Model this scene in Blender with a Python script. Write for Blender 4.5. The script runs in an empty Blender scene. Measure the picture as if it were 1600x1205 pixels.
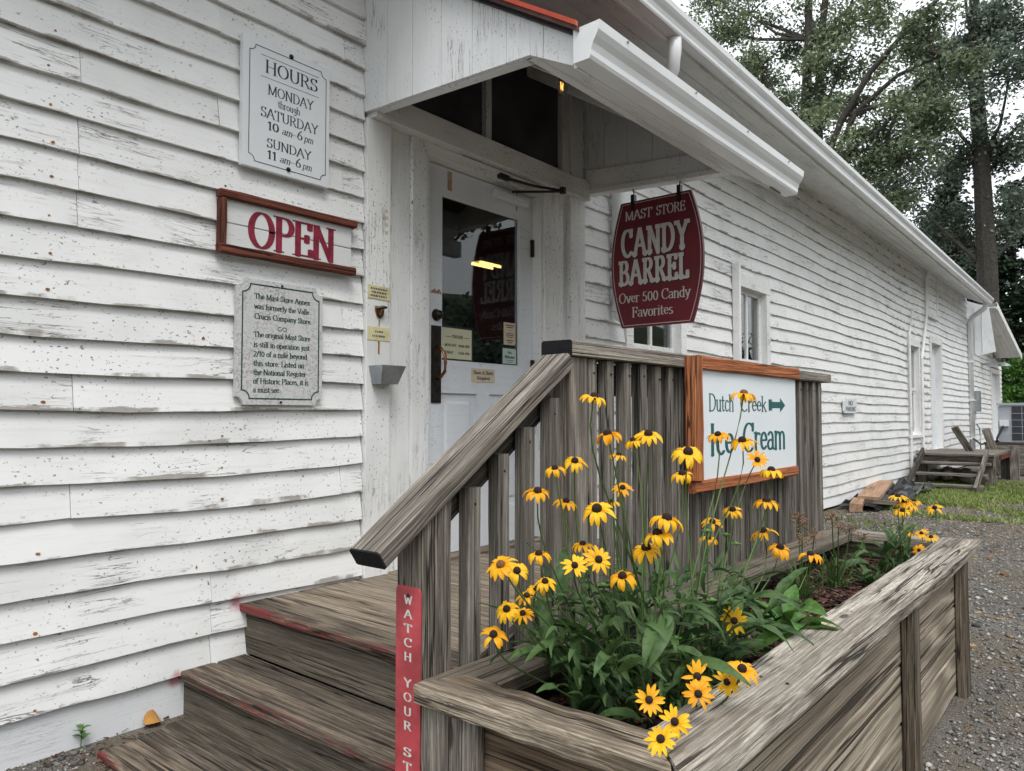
import bpy, math, random
import numpy as np
from mathutils import Matrix, Vector
random.seed(7); rng = np.random.default_rng(7)
R = math.radians
sc = bpy.context.scene
col = sc.collection

# ------------------------------------------------------------------ camera
cam_d = bpy.data.cameras.new('camera'); cam = bpy.data.objects.new('camera', cam_d); col.objects.link(cam)
YAW, PITCH = R(39.735), R(2.246)
cam.location = (0, -2.91, 1.18)
cam.rotation_euler = (R(90) + PITCH, 0, YAW - R(90))
cam_d.sensor_width = 36; cam_d.lens = 36 * 1160 / 1600; cam_d.clip_start = .02; cam_d.clip_end = 600
sc.camera = cam
# ------------------------------------------------------------------ sky (bright overcast) and veiled sun
world = bpy.data.worlds.new('World'); sc.world = world; world.use_nodes = True
wn = world.node_tree; wn.nodes.clear()
sky = wn.nodes.new('ShaderNodeTexSky'); sky.sky_type = 'NISHITA'; sky.sun_disc = False
SUN_EL, SUN_AZ = R(58), R(215)
sky.sun_elevation = SUN_EL; sky.sun_rotation = SUN_AZ; sky.dust_density = 4
hs = wn.nodes.new('ShaderNodeHueSaturation'); hs.inputs['Saturation'].default_value = .25
b1 = wn.nodes.new('ShaderNodeBackground'); b1.inputs['Strength'].default_value = .05
b2 = wn.nodes.new('ShaderNodeBackground'); b2.inputs['Color'].default_value = (.93, .97, 1.0, 1); b2.inputs['Strength'].default_value = .88
ad = wn.nodes.new('ShaderNodeAddShader'); wo = wn.nodes.new('ShaderNodeOutputWorld')
wn.links.new(sky.outputs[0], hs.inputs['Color']); wn.links.new(hs.outputs[0], b1.inputs['Color'])
wn.links.new(b1.outputs[0], ad.inputs[0]); wn.links.new(b2.outputs[0], ad.inputs[1]); wn.links.new(ad.outputs[0], wo.inputs['Surface'])
sun_d = bpy.data.lights.new('sun', 'SUN'); sun_d.energy = 1.5; sun_d.angle = R(25); sun_d.color = (1, .97, .93)
sun = bpy.data.objects.new('sun', sun_d); col.objects.link(sun)
sdir = Vector((math.sin(SUN_AZ) * math.cos(SUN_EL), math.cos(SUN_AZ) * math.cos(SUN_EL), math.sin(SUN_EL)))
sun.rotation_euler = sdir.to_track_quat('Z', 'Y').to_euler()
sc.view_settings.view_transform = 'Standard'; sc.view_settings.look = 'None'
sc.view_settings.exposure = 0.42; sc.view_settings.gamma = 1
sc.render.engine = 'CYCLES'; sc.cycles.use_denoising = True
sc.cycles.max_bounces = 8; sc.cycles.transparent_max_bounces = 12

# ------------------------------------------------------------------ node helpers
class NT:
    def __init__(s, name):
        s.m = bpy.data.materials.new(name); s.m.use_nodes = True; s.t = s.m.node_tree
        s.b = s.t.nodes['Principled BSDF']; s.o = s.t.nodes['Material Output']
    def set(s, sock, v):
        if hasattr(v, 'is_output'): s.t.links.new(v, sock)
        elif isinstance(v, (tuple, list)) and len(v) == 3 and sock.type == 'RGBA': sock.default_value = (*v, 1)
        else: sock.default_value = v
    def node(s, t, **k):
        n = s.t.nodes.new(t)
        for a, v in k.items(): setattr(n, a, v)
        return n
    def math(s, op, a, b=0.0, c=0.0, clamp=False):
        n = s.node('ShaderNodeMath', operation=op, use_clamp=clamp)
        s.set(n.inputs[0], a); s.set(n.inputs[1], b); s.set(n.inputs[2], c); return n.outputs[0]
    def coords(s, kind='Object', rnd=True):
        c = s.node('ShaderNodeTexCoord').outputs[kind]
        if rnd:
            r = s.node('ShaderNodeObjectInfo').outputs['Random']
            v = s.node('ShaderNodeVectorMath', operation='ADD'); s.set(v.inputs[0], c)
            x = s.node('ShaderNodeCombineXYZ')
            for i, k in enumerate((37., 53., 71.)): s.set(x.inputs[i], s.math('MULTIPLY', r, k))
            s.set(v.inputs[1], x.outputs[0]); c = v.outputs[0]
        return c
    def noise(s, vec, scale=(1, 1, 1), detail=4., rough=.55, dist=0.):
        m = s.node('ShaderNodeMapping'); s.set(m.inputs['Vector'], vec); m.inputs['Scale'].default_value = scale
        n = s.node('ShaderNodeTexNoise'); s.set(n.inputs['Vector'], m.outputs[0])
        n.inputs['Scale'].default_value = 1; n.inputs['Detail'].default_value = detail
        n.inputs['Roughness'].default_value = rough; n.inputs['Distortion'].default_value = dist
        return n.outputs[0]
    def smooth(s, v, a, b):
        n = s.node('ShaderNodeMapRange', interpolation_type='SMOOTHSTEP'); s.set(n.inputs[0], v)
        n.inputs[1].default_value = a; n.inputs[2].default_value = b; return n.outputs[0]
    def ramp(s, v, stops):
        n = s.node('ShaderNodeValToRGB'); s.set(n.inputs[0], v); e = n.color_ramp.elements
        while len(e) < len(stops): e.new(.5)
        for el, (p, c) in zip(e, stops): el.position = p; el.color = (*c, 1)
        return n.outputs[0]
    def mix(s, f, a, b, mode='MIX'):
        n = s.node('ShaderNodeMix', data_type='RGBA', blend_type=mode)
        s.set(n.inputs[0], f); s.set(n.inputs[6], a); s.set(n.inputs[7], b); return n.outputs[2]
    def bump(s, h, strength=.4, dist=.003):
        n = s.node('ShaderNodeBump'); n.inputs['Strength'].default_value = strength; n.inputs['Distance'].default_value = dist
        s.set(n.inputs['Height'], h); s.set(s.b.inputs['Normal'], n.outputs[0])
    def out(s, colr, rough=.6, metal=0., spec=.5):
        s.set(s.b.inputs['Base Color'], colr); s.set(s.b.inputs['Roughness'], rough)
        s.b.inputs['Metallic'].default_value = metal; s.b.inputs['Specular IOR Level'].default_value = spec
        return s.m
def axis_scale(ax, along, across):
    return tuple(along if k == ax else across for k in 'XYZ')
def sep(n, vec):
    x = n.node('ShaderNodeSeparateXYZ'); n.set(x.inputs[0], vec); return x.outputs

def plain(name, c, rough=.6, metal=0., var=.15, sc_=8., spec=.4):
    n = NT(name); p = n.coords()
    v = n.noise(p, (sc_,) * 3, 5, .6)
    cc = n.mix(n.smooth(v, .3, .7), tuple(k * (1 - var) for k in c), tuple(min(1, k * (1 + var)) for k in c))
    n.bump(n.noise(p, (sc_ * 6,) * 3, 3), .15, .002)
    return n.out(cc, rough, metal, spec)

def paint_white(name, ax='X', base=(.762, .768, .766), wear=1.0, speck=1.0, grime=1.0, spots=(), edge=False):
    n = NT(name); p = n.coords(); raw = n.node('ShaderNodeTexCoord').outputs['Object']
    low = n.noise(p, (1.7,) * 3, 3); mid = n.noise(p, (5,) * 3, 4)
    grain = n.noise(p, axis_scale(ax, 3, 70), 6, .65, .4)
    c = n.mix(n.math('MULTIPLY', n.smooth(low, .42, .75), .42 * grime), base, (.52, .53, .52))
    c = n.mix(n.math('MULTIPLY', n.smooth(grain, .5, .72), .22), c, (.45, .45, .44))
    # flakes: bare grey wood in elongated chips
    fl = n.noise(p, axis_scale(ax, 9, 34), 5, .7, .3)
    flm = n.math('MULTIPLY', n.smooth(fl, .68 - .02 * wear, .70 - .02 * wear), n.smooth(n.noise(p, (2.2,) * 3, 5, .6), .54, .64))
    if edge:      # broken grey-brown patches along the bottom edge of the board
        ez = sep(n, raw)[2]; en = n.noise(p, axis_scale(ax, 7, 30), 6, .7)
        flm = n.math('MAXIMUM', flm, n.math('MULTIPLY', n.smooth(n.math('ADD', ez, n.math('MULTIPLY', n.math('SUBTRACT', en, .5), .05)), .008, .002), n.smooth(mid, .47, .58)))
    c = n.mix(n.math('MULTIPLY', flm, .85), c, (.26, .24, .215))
    # hairline cracks along the grain
    ck = n.noise(p, axis_scale(ax, 1.6, 26), 7, .62, .8)
    d = n.math('ABSOLUTE', n.math('SUBTRACT', ck, .5))
    ckm = n.math('MULTIPLY', n.smooth(d, .015, .003), n.smooth(n.noise(p, (2.1,) * 3, 3), .50, .62))
    c = n.mix(n.math('MULTIPLY', ckm, .8 * wear), c, (.16, .15, .14))
    # mildew specks
    sp = n.noise(p, axis_scale(ax, 62, 95), 2.5, .6)
    spm = n.math('MULTIPLY', n.smooth(sp, .63, .675), n.smooth(n.noise(p, (2.3,) * 3, 4), .36, .62))
    c = n.mix(n.math('MULTIPLY', spm, .85 * speck), c, (.085, .075, .06))
    for sp_, rad in spots:
        g = n.node('ShaderNodeNewGeometry').outputs['Position']; dv = n.node('ShaderNodeVectorMath', operation='DISTANCE'); n.set(dv.inputs[0], g); dv.inputs[1].default_value = sp_
        dd = n.math('ADD', dv.outputs['Value'], n.math('MULTIPLY', n.math('SUBTRACT', n.noise(p, (22,) * 3, 4, .6), .5), rad * .9))
        c = n.mix(n.math('MULTIPLY', n.smooth(dd, rad, rad * .25), .75), c, (.36, .06, .09))
    h = n.math('ADD', n.math('MULTIPLY', grain, .5), n.math('MULTIPLY', n.math('ADD', flm, ckm), -.8))
    n.bump(h, .35, .003)
    return n.out(c, .55, 0, .35)

def weathered(name, dark=(.055, .05, .045), mid=(.20, .185, .165), light=(.43, .405, .37), ring=9., red=None, black_end=None, blot=.6, stain=None, grain=30., along=2.0, rw=.14, warm=True, lk=.8):
    if warm: dark, mid, light = (tuple(q * k for q, k in zip(c_, t_)) for c_, t_ in ((dark, (.55, .52, .49)), (mid, (.84, .80, .755)), (light, (1.0, .965, .91))))
    n = NT(name); raw = n.node('ShaderNodeTexCoord').outputs['Object']; p = n.coords()
    g = grain / 30.
    soft = n.noise(p, (along * .7, 38 * g, 38 * g), 6, .66, .2)
    w = n.noise(p, (.4, 4.5, 4.5), 2, .45, .2)
    rg = n.math('MULTIPLY_ADD', n.math('SINE', n.math('MULTIPLY', w, ring * 9.)), .5, .5)
    fine = n.noise(p, (along * 9, 300, 300), 3, .7)
    v = n.math('ADD', n.math('MULTIPLY', soft, .50 - rw), n.math('ADD', n.math('MULTIPLY', rg, rw), n.math('MULTIPLY', fine, .50)))
    c = n.ramp(v, [(.36, tuple(.4 * a_ + .6 * b_ for a_, b_ in zip(dark, mid))), (.5, mid), (.64, tuple(.7 * a_ + .3 * b_ for a_, b_ in zip(light, mid)))])
    bl = n.noise(p, (1.3, 5, 5), 5, .65)
    c = n.mix(n.math('MULTIPLY', n.smooth(bl, .45, .68), blot), c, n.mix(.5, c, dark))
    def lines(al, ac, thr, seedoff):      # thin dark weather checks that follow the fibre
        q = n.node('ShaderNodeVectorMath', operation='ADD'); n.set(q.inputs[0], p); q.inputs[1].default_value = (seedoff, seedoff * .7, seedoff * 1.3)
        f_ = n.noise(q.outputs[0], (al, ac, ac), 2.5, .55, .25)
        return n.smooth(n.math('ABSOLUTE', n.math('SUBTRACT', f_, .5)), thr, thr * .3)
    l1 = n.math('MULTIPLY', lines(along * .4, 40 * g, .026, 3.), n.smooth(n.noise(p, (along * .5, 9, 9), 3, .5), .56, .46))
    l2 = n.math('MULTIPLY', lines(along * .8, 120 * g, .085, 9.), .54 * lk)
    l3 = n.math('MULTIPLY', lines(along * .7, 95 * g, .07, 17.), .40 * lk)
    c = n.mix(l3, c, light); c = n.mix(l2, c, dark); c = n.mix(n.math('MULTIPLY', l1, .9), c, tuple(k * .5 for k in dark))
    ckm = l1
    kv = n.node('ShaderNodeTexVoronoi'); km = n.node('ShaderNodeMapping'); n.set(km.inputs[0], p); km.inputs['Scale'].default_value = (2.3, 7., 7.); n.set(kv.inputs['Vector'], km.outputs[0]); kv.inputs['Scale'].default_value = 1.
    kd = kv.outputs['Distance']
    c = n.mix(n.math('MULTIPLY', n.smooth(kd, .10, .05), .85), c, tuple(k * .8 for k in dark))
    c = n.mix(n.math('MULTIPLY', n.math('MULTIPLY', n.smooth(kd, .17, .12), n.smooth(kd, .09, .12)), .5), c, mid)
    if stain: c = n.mix(n.math('MULTIPLY', n.smooth(n.noise(p, (2.2, 7, 7), 5, .65), .5, .72), .7), c, stain)
    if red:     # worn red nosing paint on the front edge (local z near 0)
        z = sep(n, raw)[2]
        e = n.math('ADD', z, n.math('MULTIPLY', n.math('SUBTRACT', n.noise(p, (7, 30, 30), 5, .7), .5), .06))
        m = n.math('MULTIPLY', n.smooth(e, .024, .006), n.smooth(n.noise(p, (3, 20, 20), 6, .78), .45, .56))
        c = n.mix(n.math('MULTIPLY', m, .85), c, red)
    if black_end is not None:
        x = sep(n, raw)[0]
        c = n.mix(n.smooth(x, black_end + .002, black_end), c, (.012, .012, .014))
    n.bump(n.math('SUBTRACT', v, n.math('ADD', n.math('MULTIPLY', ckm, .7), n.math('MULTIPLY', l2, .35))), .8, .005)
    return n.out(c, .82, 0, .2)

M = {}
OVER = (((1.675, -.03, .395), .05), ((1.425, -.02, .15), .045))
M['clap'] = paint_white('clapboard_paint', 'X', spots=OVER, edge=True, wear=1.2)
M['trimx'] = paint_white('trim_paint', 'X', wear=.9, speck=1.15, grime=1.3)
M['trimz'] = M['trimx']
M['door'] = paint_white('door_paint', 'X', (.70, .73, .77), .5, .35, .6)
M['canopy'] = paint_white('canopy_paint', 'X', (.74, .76, .78), 1.1, .8, .6)
M['skirt'] = paint_white('skirt_paint', 'X', (.70, .72, .745), .3, .25, .5, OVER)
M['gutter'] = plain('gutter_aluminium', (.72, .74, .75), .32, 0, .06, 2.5, .6)
M['wood'] = weathered('weathered_rail_wood')
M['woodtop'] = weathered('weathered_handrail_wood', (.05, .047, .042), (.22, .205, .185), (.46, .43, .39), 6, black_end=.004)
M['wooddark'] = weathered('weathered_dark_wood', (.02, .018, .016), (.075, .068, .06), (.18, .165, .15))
M['baluster'] = weathered('weathered_baluster_wood', (.045, .043, .04), (.185, .175, .16), (.36, .345, .32), 5)
M['deck'] = weathered('deck_board_wood', (.10, .08, .06), (.29, .245, .195), (.45, .395, .33), 5, grain=22.)
M['tread'] = weathered('step_tread_wood', (.03, .026, .022), (.115, .098, .083), (.33, .275, .215), 9, red=(.19, .035, .036), grain=18.)
M['tread2'] = weathered('step_back_tread_wood', (.026, .023, .02), (.10, .088, .075), (.26, .22, .18), 8, grain=18.)
M['riser'] = weathered('step_riser_wood', (.05, .045, .037), (.155, .14, .115), (.25, .225, .185), 6, blot=.25, lk=.6)
M['cap'] = weathered('planter_cap_wood', (.07, .058, .045), (.33, .305, .27), (.74, .71, .66), 3.5, blot=.7, stain=(.10, .085, .065), grain=24., along=2.2, lk=.65)
M['postwood'] = weathered('planter_post_wood', (.035, .028, .022), (.13, .108, .085), (.28, .245, .20), 5)
M['capedge'] = weathered('planter_near_cap_wood', (.045, .034, .024), (.24, .20, .155), (.58, .53, .45), 4, stain=(.10, .065, .035), grain=22., along=1.8)
M['plank'] = weathered('planter_plank_wood', (.10, .083, .062), (.31, .27, .22), (.52, .47, .40), 6, blot=.25, grain=22., along=.8, rw=.26, lk=.5)
M['plankbrown'] = weathered('planter_end_plank_wood', (.07, .05, .035), (.20, .15, .105), (.31, .245, .18), 5, blot=.4, grain=22., along=.8, rw=.24, lk=.5)
M['orange'] = weathered('orange_painted_wood', (.08, .026, .012), (.42, .14, .055), (.60, .26, .12), 5, blot=.8, grain=22., warm=False)
M['redwood'] = weathered('red_brown_frame_wood', (.03, .011, .008), (.135, .04, .028), (.24, .085, .055), 5, grain=24., warm=False)
M['scrap'] = weathered('new_scrap_wood', (.22, .13, .08), (.40, .25, .16), (.52, .36, .25), 5, warm=False)
M['black'] = plain('black_metal', (.012, .012, .013), .4)
M['glassdark'] = plain('dark_transom_glass', (.055, .055, .062), .1, 0, .3, 2)
M['bronze'] = plain('dark_bronze', (.035, .028, .024), .35, .8, .4, 20)
M['copper'] = plain('worn_copper_handle', (.30, .13, .065), .3, .9, .3, 30)
M['steel'] = plain('galvanised_steel', (.33, .35, .37), .4, .6, .2, 12)
M['signwhite'] = plain('white_sign_board', (.70, .725, .75), .38, 0, .03, 3)
M['ice_panel'] = plain('white_plastic_panel', (.72, .77, .80), .32, 0, .04, 2)
M['ink'] = plain('dark_ink', (.02, .03, .045), .5)
M['ink_green'] = plain('dark_green_ink', (.012, .05, .04), .5)
M['teal'] = plain('teal_lettering', (.012, .095, .10), .45)
M['maroon_ink'] = plain('crimson_lettering', (.21, .014, .036), .55, 0, .3, 24)
M['maroon'] = plain('maroon_sign_paint', (.150, .016, .024), .42, 0, .16, 5)
M['cream'] = plain('cream_lettering', (.60, .575, .54), .5, 0, .08, 30)
M['brownshade'] = plain('dark_letter_shadow', (.035, .008, .008), .5)
M['redmetal'] = plain('red_painted_metal', (.42, .06, .07), .45, 0, .28, 14)
M['redroof'] = plain('red_metal_roof', (.45, .075, .045), .45, 0, .15, 6)
M['dullroof'] = plain('dull_red_roof', (.10, .05, .042), .7, 0, .3, 6)
M['roof'] = plain('grey_metal_roof', (.22, .22, .23), .5)
M['paper'] = plain('cream_paper', (.58, .56, .40), .6, 0, .06, 5)
M['paper2'] = plain('tan_paper', (.60, .50, .36), .6, 0, .06, 5)
M['papergreen'] = plain('pale_green_paper', (.45, .55, .50), .6, 0, .06, 5)
M['greenback'] = plain('dark_green_backing', (.012, .035, .028), .4)
M['brass'] = plain('pale_brass_plate', (.60, .55, .33), .5, .1, .15, 14)
M['ruststain'] = plain('faded_rust_stain', (.40, .29, .20), .8, 0, .2, 30)
M['rust'] = plain('rust', (.30, .12, .03), .9, 0, .5, 60)
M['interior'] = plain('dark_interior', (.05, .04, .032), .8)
M['shelf'] = plain('interior_shelf_wood', (.10, .055, .03), .7)
M['tarp'] = plain('black_tarp', (.012, .012, .014), .35, 0, .4, 12)
M['acgrey'] = plain('ac_grey_paint', (.36, .38, .42), .45, 0, .06, 6)
M['acgrille'] = plain('ac_dark_grille', (.035, .038, .045), .5)
M['rock'] = plain('field_stone', (.17, .15, .13), .9, 0, .5, 9)
M['bulb'] = None
def glass(name, tint=(.86, .89, .89), boost=1.45, rough=.0):
    n = NT(name); n.t.nodes.remove(n.b)
    lw = n.node('ShaderNodeLayerWeight'); lw.inputs['Blend'].default_value = .5
    fr = n.math('MULTIPLY_ADD', n.math('POWER', lw.outputs['Facing'], 5.), .96, .042)
    g = n.node('ShaderNodeBsdfGlossy'); g.inputs['Roughness'].default_value = rough
    t = n.node('ShaderNodeBsdfTransparent'); t.inputs['Color'].default_value = (*tint, 1)
    x = n.node('ShaderNodeMixShader')
    n.set(x.inputs[0], n.math('MULTIPLY', fr, boost, clamp=True)); n.set(x.inputs[1], t.outputs[0]); n.set(x.inputs[2], g.outputs[0])
    n.set(n.o.inputs['Surface'], x.outputs[0]); return n.m
M['glass'] = glass('window_glass')
M['bulb'] = glass('bulb_glass', (.92, .90, .85), 1.2)
def emit(name, c, s):
    n = NT(name); n.out(c, .5); n.set(n.b.inputs['Emission Color'], c); n.b.inputs['Emission Strength'].default_value = s; return n.m
M['fluo'] = emit('fluorescent_tube_light', (1.0, .66, .20), 2.2)
M['filament'] = emit('bulb_filament', (1.0, .5, .12), 1.6)
def leafmat(name, c1, c2, trans=.3, rough=.55):
    n = NT(name); p = n.coords(rnd=True)
    v = n.noise(p, (9, 9, 9), 3)
    r = n.node('ShaderNodeObjectInfo').outputs['Random']
    c = n.mix(n.smooth(n.math('ADD', v, n.math('MULTIPLY', n.math('SUBTRACT', r, .5), .35)), .3, .7), c1, c2)
    n.out(c, rough, 0, .35)
    tr = n.node('ShaderNodeBsdfTranslucent'); n.set(tr.inputs[0], c)
    x = n.node('ShaderNodeMixShader'); x.inputs[0].default_value = trans
    n.set(x.inputs[1], n.b.outputs[0]); n.set(x.inputs[2], tr.outputs[0]); n.set(n.o.inputs['Surface'], x.outputs[0]); return n.m
def crownmat(name, c1, c2, c3, trans=.3):
    n = NT(name); p = n.coords(rnd=False)
    g = n.node('ShaderNodeNewGeometry').outputs['Random Per Island']
    v = n.math('ADD', n.math('MULTIPLY', n.noise(p, (.55,) * 3, 3), .65), n.math('MULTIPLY', g, .35))
    c = n.ramp(v, [(.35, c1), (.52, c2), (.68, c3)])
    n.out(c, .5, 0, .4)
    tr = n.node('ShaderNodeBsdfTranslucent'); n.set(tr.inputs[0], c)
    x = n.node('ShaderNodeMixShader'); x.inputs[0].default_value = trans
    n.set(x.inputs[1], n.b.outputs[0]); n.set(x.inputs[2], tr.outputs[0]); n.set(n.o.inputs['Surface'], x.outputs[0]); return n.m
M['leaf'] = leafmat('rudbeckia_leaf', (.024, .058, .018), (.08, .145, .045))
M['stem'] = leafmat('green_stem', (.05, .10, .025), (.10, .17, .045), .1)
M['hosta'] = leafmat('bright_green_leaf', (.07, .17, .035), (.15, .30, .07))
M['chive'] = leafmat('grassy_leaf', (.03, .075, .02), (.09, .15, .045))
M['petal'] = leafmat('yellow_petal', (.80, .36, .004), (.90, .53, .012), .28, .5)
M['cone'] = plain('flower_cone', (.018, .008, .006), .9, 0, .5, 400)
M['conelight'] = plain('young_flower_cone', (.16, .07, .025), .9, 0, .5, 400)
M['seed'] = plain('dry_seed_head', (.20, .12, .07), .9, 0, .4, 60)
M['deadleaf'] = plain('dry_leaf', (.40, .20, .05), .8, 0, .3, 40)
M['bark'] = weathered('tree_bark', (.02, .018, .015), (.055, .05, .043), (.11, .10, .085), 4, grain=7., warm=False)
M['crownA'] = crownmat('tree_leaves_dark', (.05, .076, .058), (.14, .19, .14), (.27, .335, .25))
M['crownB'] = crownmat('tree_leaves_mid', (.055, .08, .045), (.145, .19, .10), (.27, .32, .18))
M['crownC'] = crownmat('conifer_needles', (.008, .02, .012), (.018, .042, .022), (.04, .075, .034), .1)
M['crownD'] = crownmat('shrub_leaves', (.03, .09, .015), (.07, .17, .03), (.13, .26, .05))
M['grass'] = crownmat('grass_blades', (.10, .13, .03), (.17, .25, .05), (.30, .33, .11))
def gravelmat(name, stops, moss=.25, s=1.):
    n = NT(name); p = n.coords(rnd=False)
    vo = n.node('ShaderNodeTexVoronoi'); m = n.node('ShaderNodeMapping'); n.set(m.inputs[0], p)
    m.inputs['Scale'].default_value = (48 * s,) * 3; n.set(vo.inputs['Vector'], m.outputs[0])
    h = n.node('ShaderNodeSeparateColor'); n.set(h.inputs[0], vo.outputs['Color'])
    v = n.math('ADD', n.math('MULTIPLY', h.outputs[0], .55), n.math('MULTIPLY', n.noise(p, (1.1,) * 3, 6, .65), .5))
    c = n.ramp(v, stops)
    c = n.mix(n.math('MULTIPLY', n.smooth(n.noise(p, (.6,) * 3, 6, .7), .44, .60), moss), c, (.17, .135, .09))
    n.bump(n.math('SUBTRACT', 1., vo.outputs['Distance']), .8, .012)
    return n.out(c, .9, 0, .3)
M['ground'] = gravelmat('gravel_ground', [(.2, (.05, .044, .037)), (.5, (.16, .148, .13)), (.85, (.32, .305, .275))], .8)
def islandmat(name, stops, rough=.85):
    n = NT(name); g = n.node('ShaderNodeNewGeometry').outputs['Random Per Island']
    return n.out(n.ramp(g, stops), rough, 0, .3)
M['pebble'] = islandmat('gravel_stones', [(0., (.06, .057, .055)), (.5, (.17, .165, .155)), (.85, (.29, .28, .26)), (1., (.45, .44, .41))])
M['mulch'] = islandmat('bark_mulch', [(0., (.018, .010, .008)), (.5, (.065, .030, .022)), (.85, (.12, .06, .042)), (1., (.2, .13, .095))])
M['soil'] = plain('dark_soil', (.022, .016, .013), .95, 0, .5, 20)
M['litter'] = islandmat('dry_leaf_litter', [(0., (.10, .055, .03)), (.5, (.25, .14, .06)), (1., (.42, .30, .17))])
def plaquemat():
    n = NT('mildewed_plaque'); p = n.coords(rnd=False)
    a = n.noise(p, (90, 90, 90), 3, .7); b = n.noise(p, (9, 6, 9), 4, .6)
    m = n.math('MULTIPLY', n.smooth(a, .44, .62), n.smooth(b, .30, .62))
    c = n.mix(n.math('MULTIPLY', m, .8), (.56, .57, .565), (.27, .235, .24))
    return n.out(c, .6)
M['plaque'] = plaquemat()
def openpanel():
    n = NT('open_sign_panel'); p = n.coords(rnd=False)
    v = n.noise(p, (4, 30, 30), 6, .7); c = n.mix(n.smooth(v, .62, .72), (.66, .67, .665), (.36, .27, .20))
    n.bump(v, .2, .002); return n.out(c, .5)
M['openpanel'] = openpanel()

# ------------------------------------------------------------------ object helpers
WM = {}
I4 = Matrix.Identity(4)
def link(name, data, mat, parent=None, Mx=I4):
    o = bpy.data.objects.new(name, data); col.objects.link(o)
    if data is not None and mat is not None and not data.materials: data.materials.append(M[mat] if isinstance(mat, str) else mat)
    WM[o] = Mx.copy(); o.parent = parent
    o.matrix_basis = (WM[parent].inverted() @ Mx) if parent else Mx
    return o
def tag(o, label=None, cat=None, group=None, kind=None):
    if label: o['label'] = label
    if cat: o['category'] = cat
    if group: o['group'] = group
    if kind: o['kind'] = kind
    return o
def thing(name, label, cat, loc=(0, 0, 0), group=None, Mx=None):
    return tag(link(name, None, None, None, Mx or Matrix.Translation(loc)), label, cat, group)
def mk(v, f, smooth=False):
    me = bpy.data.meshes.new('m'); me.from_pydata([tuple(map(float, p)) for p in v], [], f); me.update()
    if smooth: me.polygons.foreach_set('use_smooth', [True] * len(me.polygons))
    return me
def npmesh(v, f):     # v Nx3 array, f MxK array
    me = bpy.data.meshes.new('m'); k = f.shape[1]
    me.vertices.add(len(v)); me.vertices.foreach_set('co', v.astype(np.float32).ravel())
    me.loops.add(f.size); me.loops.foreach_set('vertex_index', f.astype(np.int32).ravel())
    me.polygons.add(len(f)); me.polygons.foreach_set('loop_start', np.arange(0, f.size, k, dtype=np.int32))
    me.update(calc_edges=True); me.validate(); return me
class MB:
    def __init__(s): s.v = []; s.f = []
    def box(s, x0, x1, y0, y1, z0, z1):
        b = len(s.v); s.v += [(x, y, z) for z in (z0, z1) for y in (y0, y1) for x in (x0, x1)]
        s.f += [tuple(b + i for i in q) for q in ((0, 2, 3, 1), (4, 5, 7, 6), (0, 1, 5, 4), (2, 6, 7, 3), (0, 4, 6, 2), (1, 3, 7, 5))]; return s
    def prism(s, pts, a, b):     # pts list of 3-vectors, from offset a to offset b (vectors)
        n = len(pts); k = len(s.v); a = Vector(a); b = Vector(b)
        s.v += [tuple(Vector(p) + a) for p in pts] + [tuple(Vector(p) + b) for p in pts]
        s.f.append(tuple(range(k, k + n))[::-1]); s.f.append(tuple(range(k + n, k + 2 * n)))
        for i in range(n): j = (i + 1) % n; s.f.append((k + i, k + j, k + n + j, k + n + i))
        return s
    def loft(s, rings, caps=True, closed=True):
        k = len(s.v); n = len(rings[0])
        for r in rings: s.v += [tuple(p) for p in r]
        for a in range(len(rings) - 1):
            for i in range(n if closed else n - 1):
                j = (i + 1) % n; s.f.append((k + a * n + i, k + a * n + j, k + (a + 1) * n + j, k + (a + 1) * n + i))
        if caps: s.f.append(tuple(range(k, k + n))[::-1]); e = k + (len(rings) - 1) * n; s.f.append(tuple(range(e, e + n)))
        return s
    def tube(s, pts, rad, n=6):
        pts = [Vector(p) for p in pts]; rings = []
        for i, p in enumerate(pts):
            t = (pts[min(i + 1, len(pts) - 1)] - pts[max(i - 1, 0)]).normalized()
            u = t.cross(Vector((0, 0, 1)) if abs(t.z) < .95 else Vector((1, 0, 0))).normalized(); w = t.cross(u)
            r = rad[i] if isinstance(rad, (list, tuple)) else rad
            rings.append([p + (u * math.cos(a) + w * math.sin(a)) * r for a in (2 * math.pi * k / n for k in range(n))])
        return s.loft(rings)
    def lathe(s, prof, c, ax=(0, 0, 1), n=16):
        ax = Vector(ax).normalized(); u = ax.orthogonal().normalized(); w = ax.cross(u); c = Vector(c)
        return s.loft([[c + ax * h + (u * math.cos(a) + w * math.sin(a)) * max(r, 1e-4) for a in (2 * math.pi * k / n for k in range(n))] for r, h in prof])
    def build(s, name, mat, parent=None, smooth=False, Mx=I4):
        return link(name, mk(s.v, s.f, smooth), mat, parent, Mx)
def frame_m(o, ex, ey):
    ex = Vector(ex).normalized(); ey = Vector(ey); ey = (ey - ex * ey.dot(ex)).normalized(); ez = ex.cross(ey)
    return Matrix(((ex.x, ey.x, ez.x, o[0]), (ex.y, ey.y, ez.y, o[1]), (ex.z, ey.z, ez.z, o[2]), (0, 0, 0, 1)))
def board_mesh(L, W, T, n=5, j=.0015, ch=.004, ragged=0., skew=(0, 0, 0, 0)):
    ch = min(ch, T * .3, W * .3); rings = []
    for i in range(n):
        x = L * i / (n - 1); dx = random.uniform(-1, 1) * ragged if i in (0, n - 1) else 0
        prof = [(ch, 0), (W - ch, 0), (W, ch), (W, T - ch), (W - ch, T), (ch, T), (0, T - ch), (0, ch)]
        ky, kz = skew[:2] if i == 0 else skew[2:] if i == n - 1 else (0, 0)
        rings.append([(x + dx + ky * y + kz * z + random.uniform(-1, 1) * ragged * .4, y + random.uniform(-j, j), z + random.uniform(-j, j)) for y, z in prof])
    return MB().loft(rings)
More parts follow.
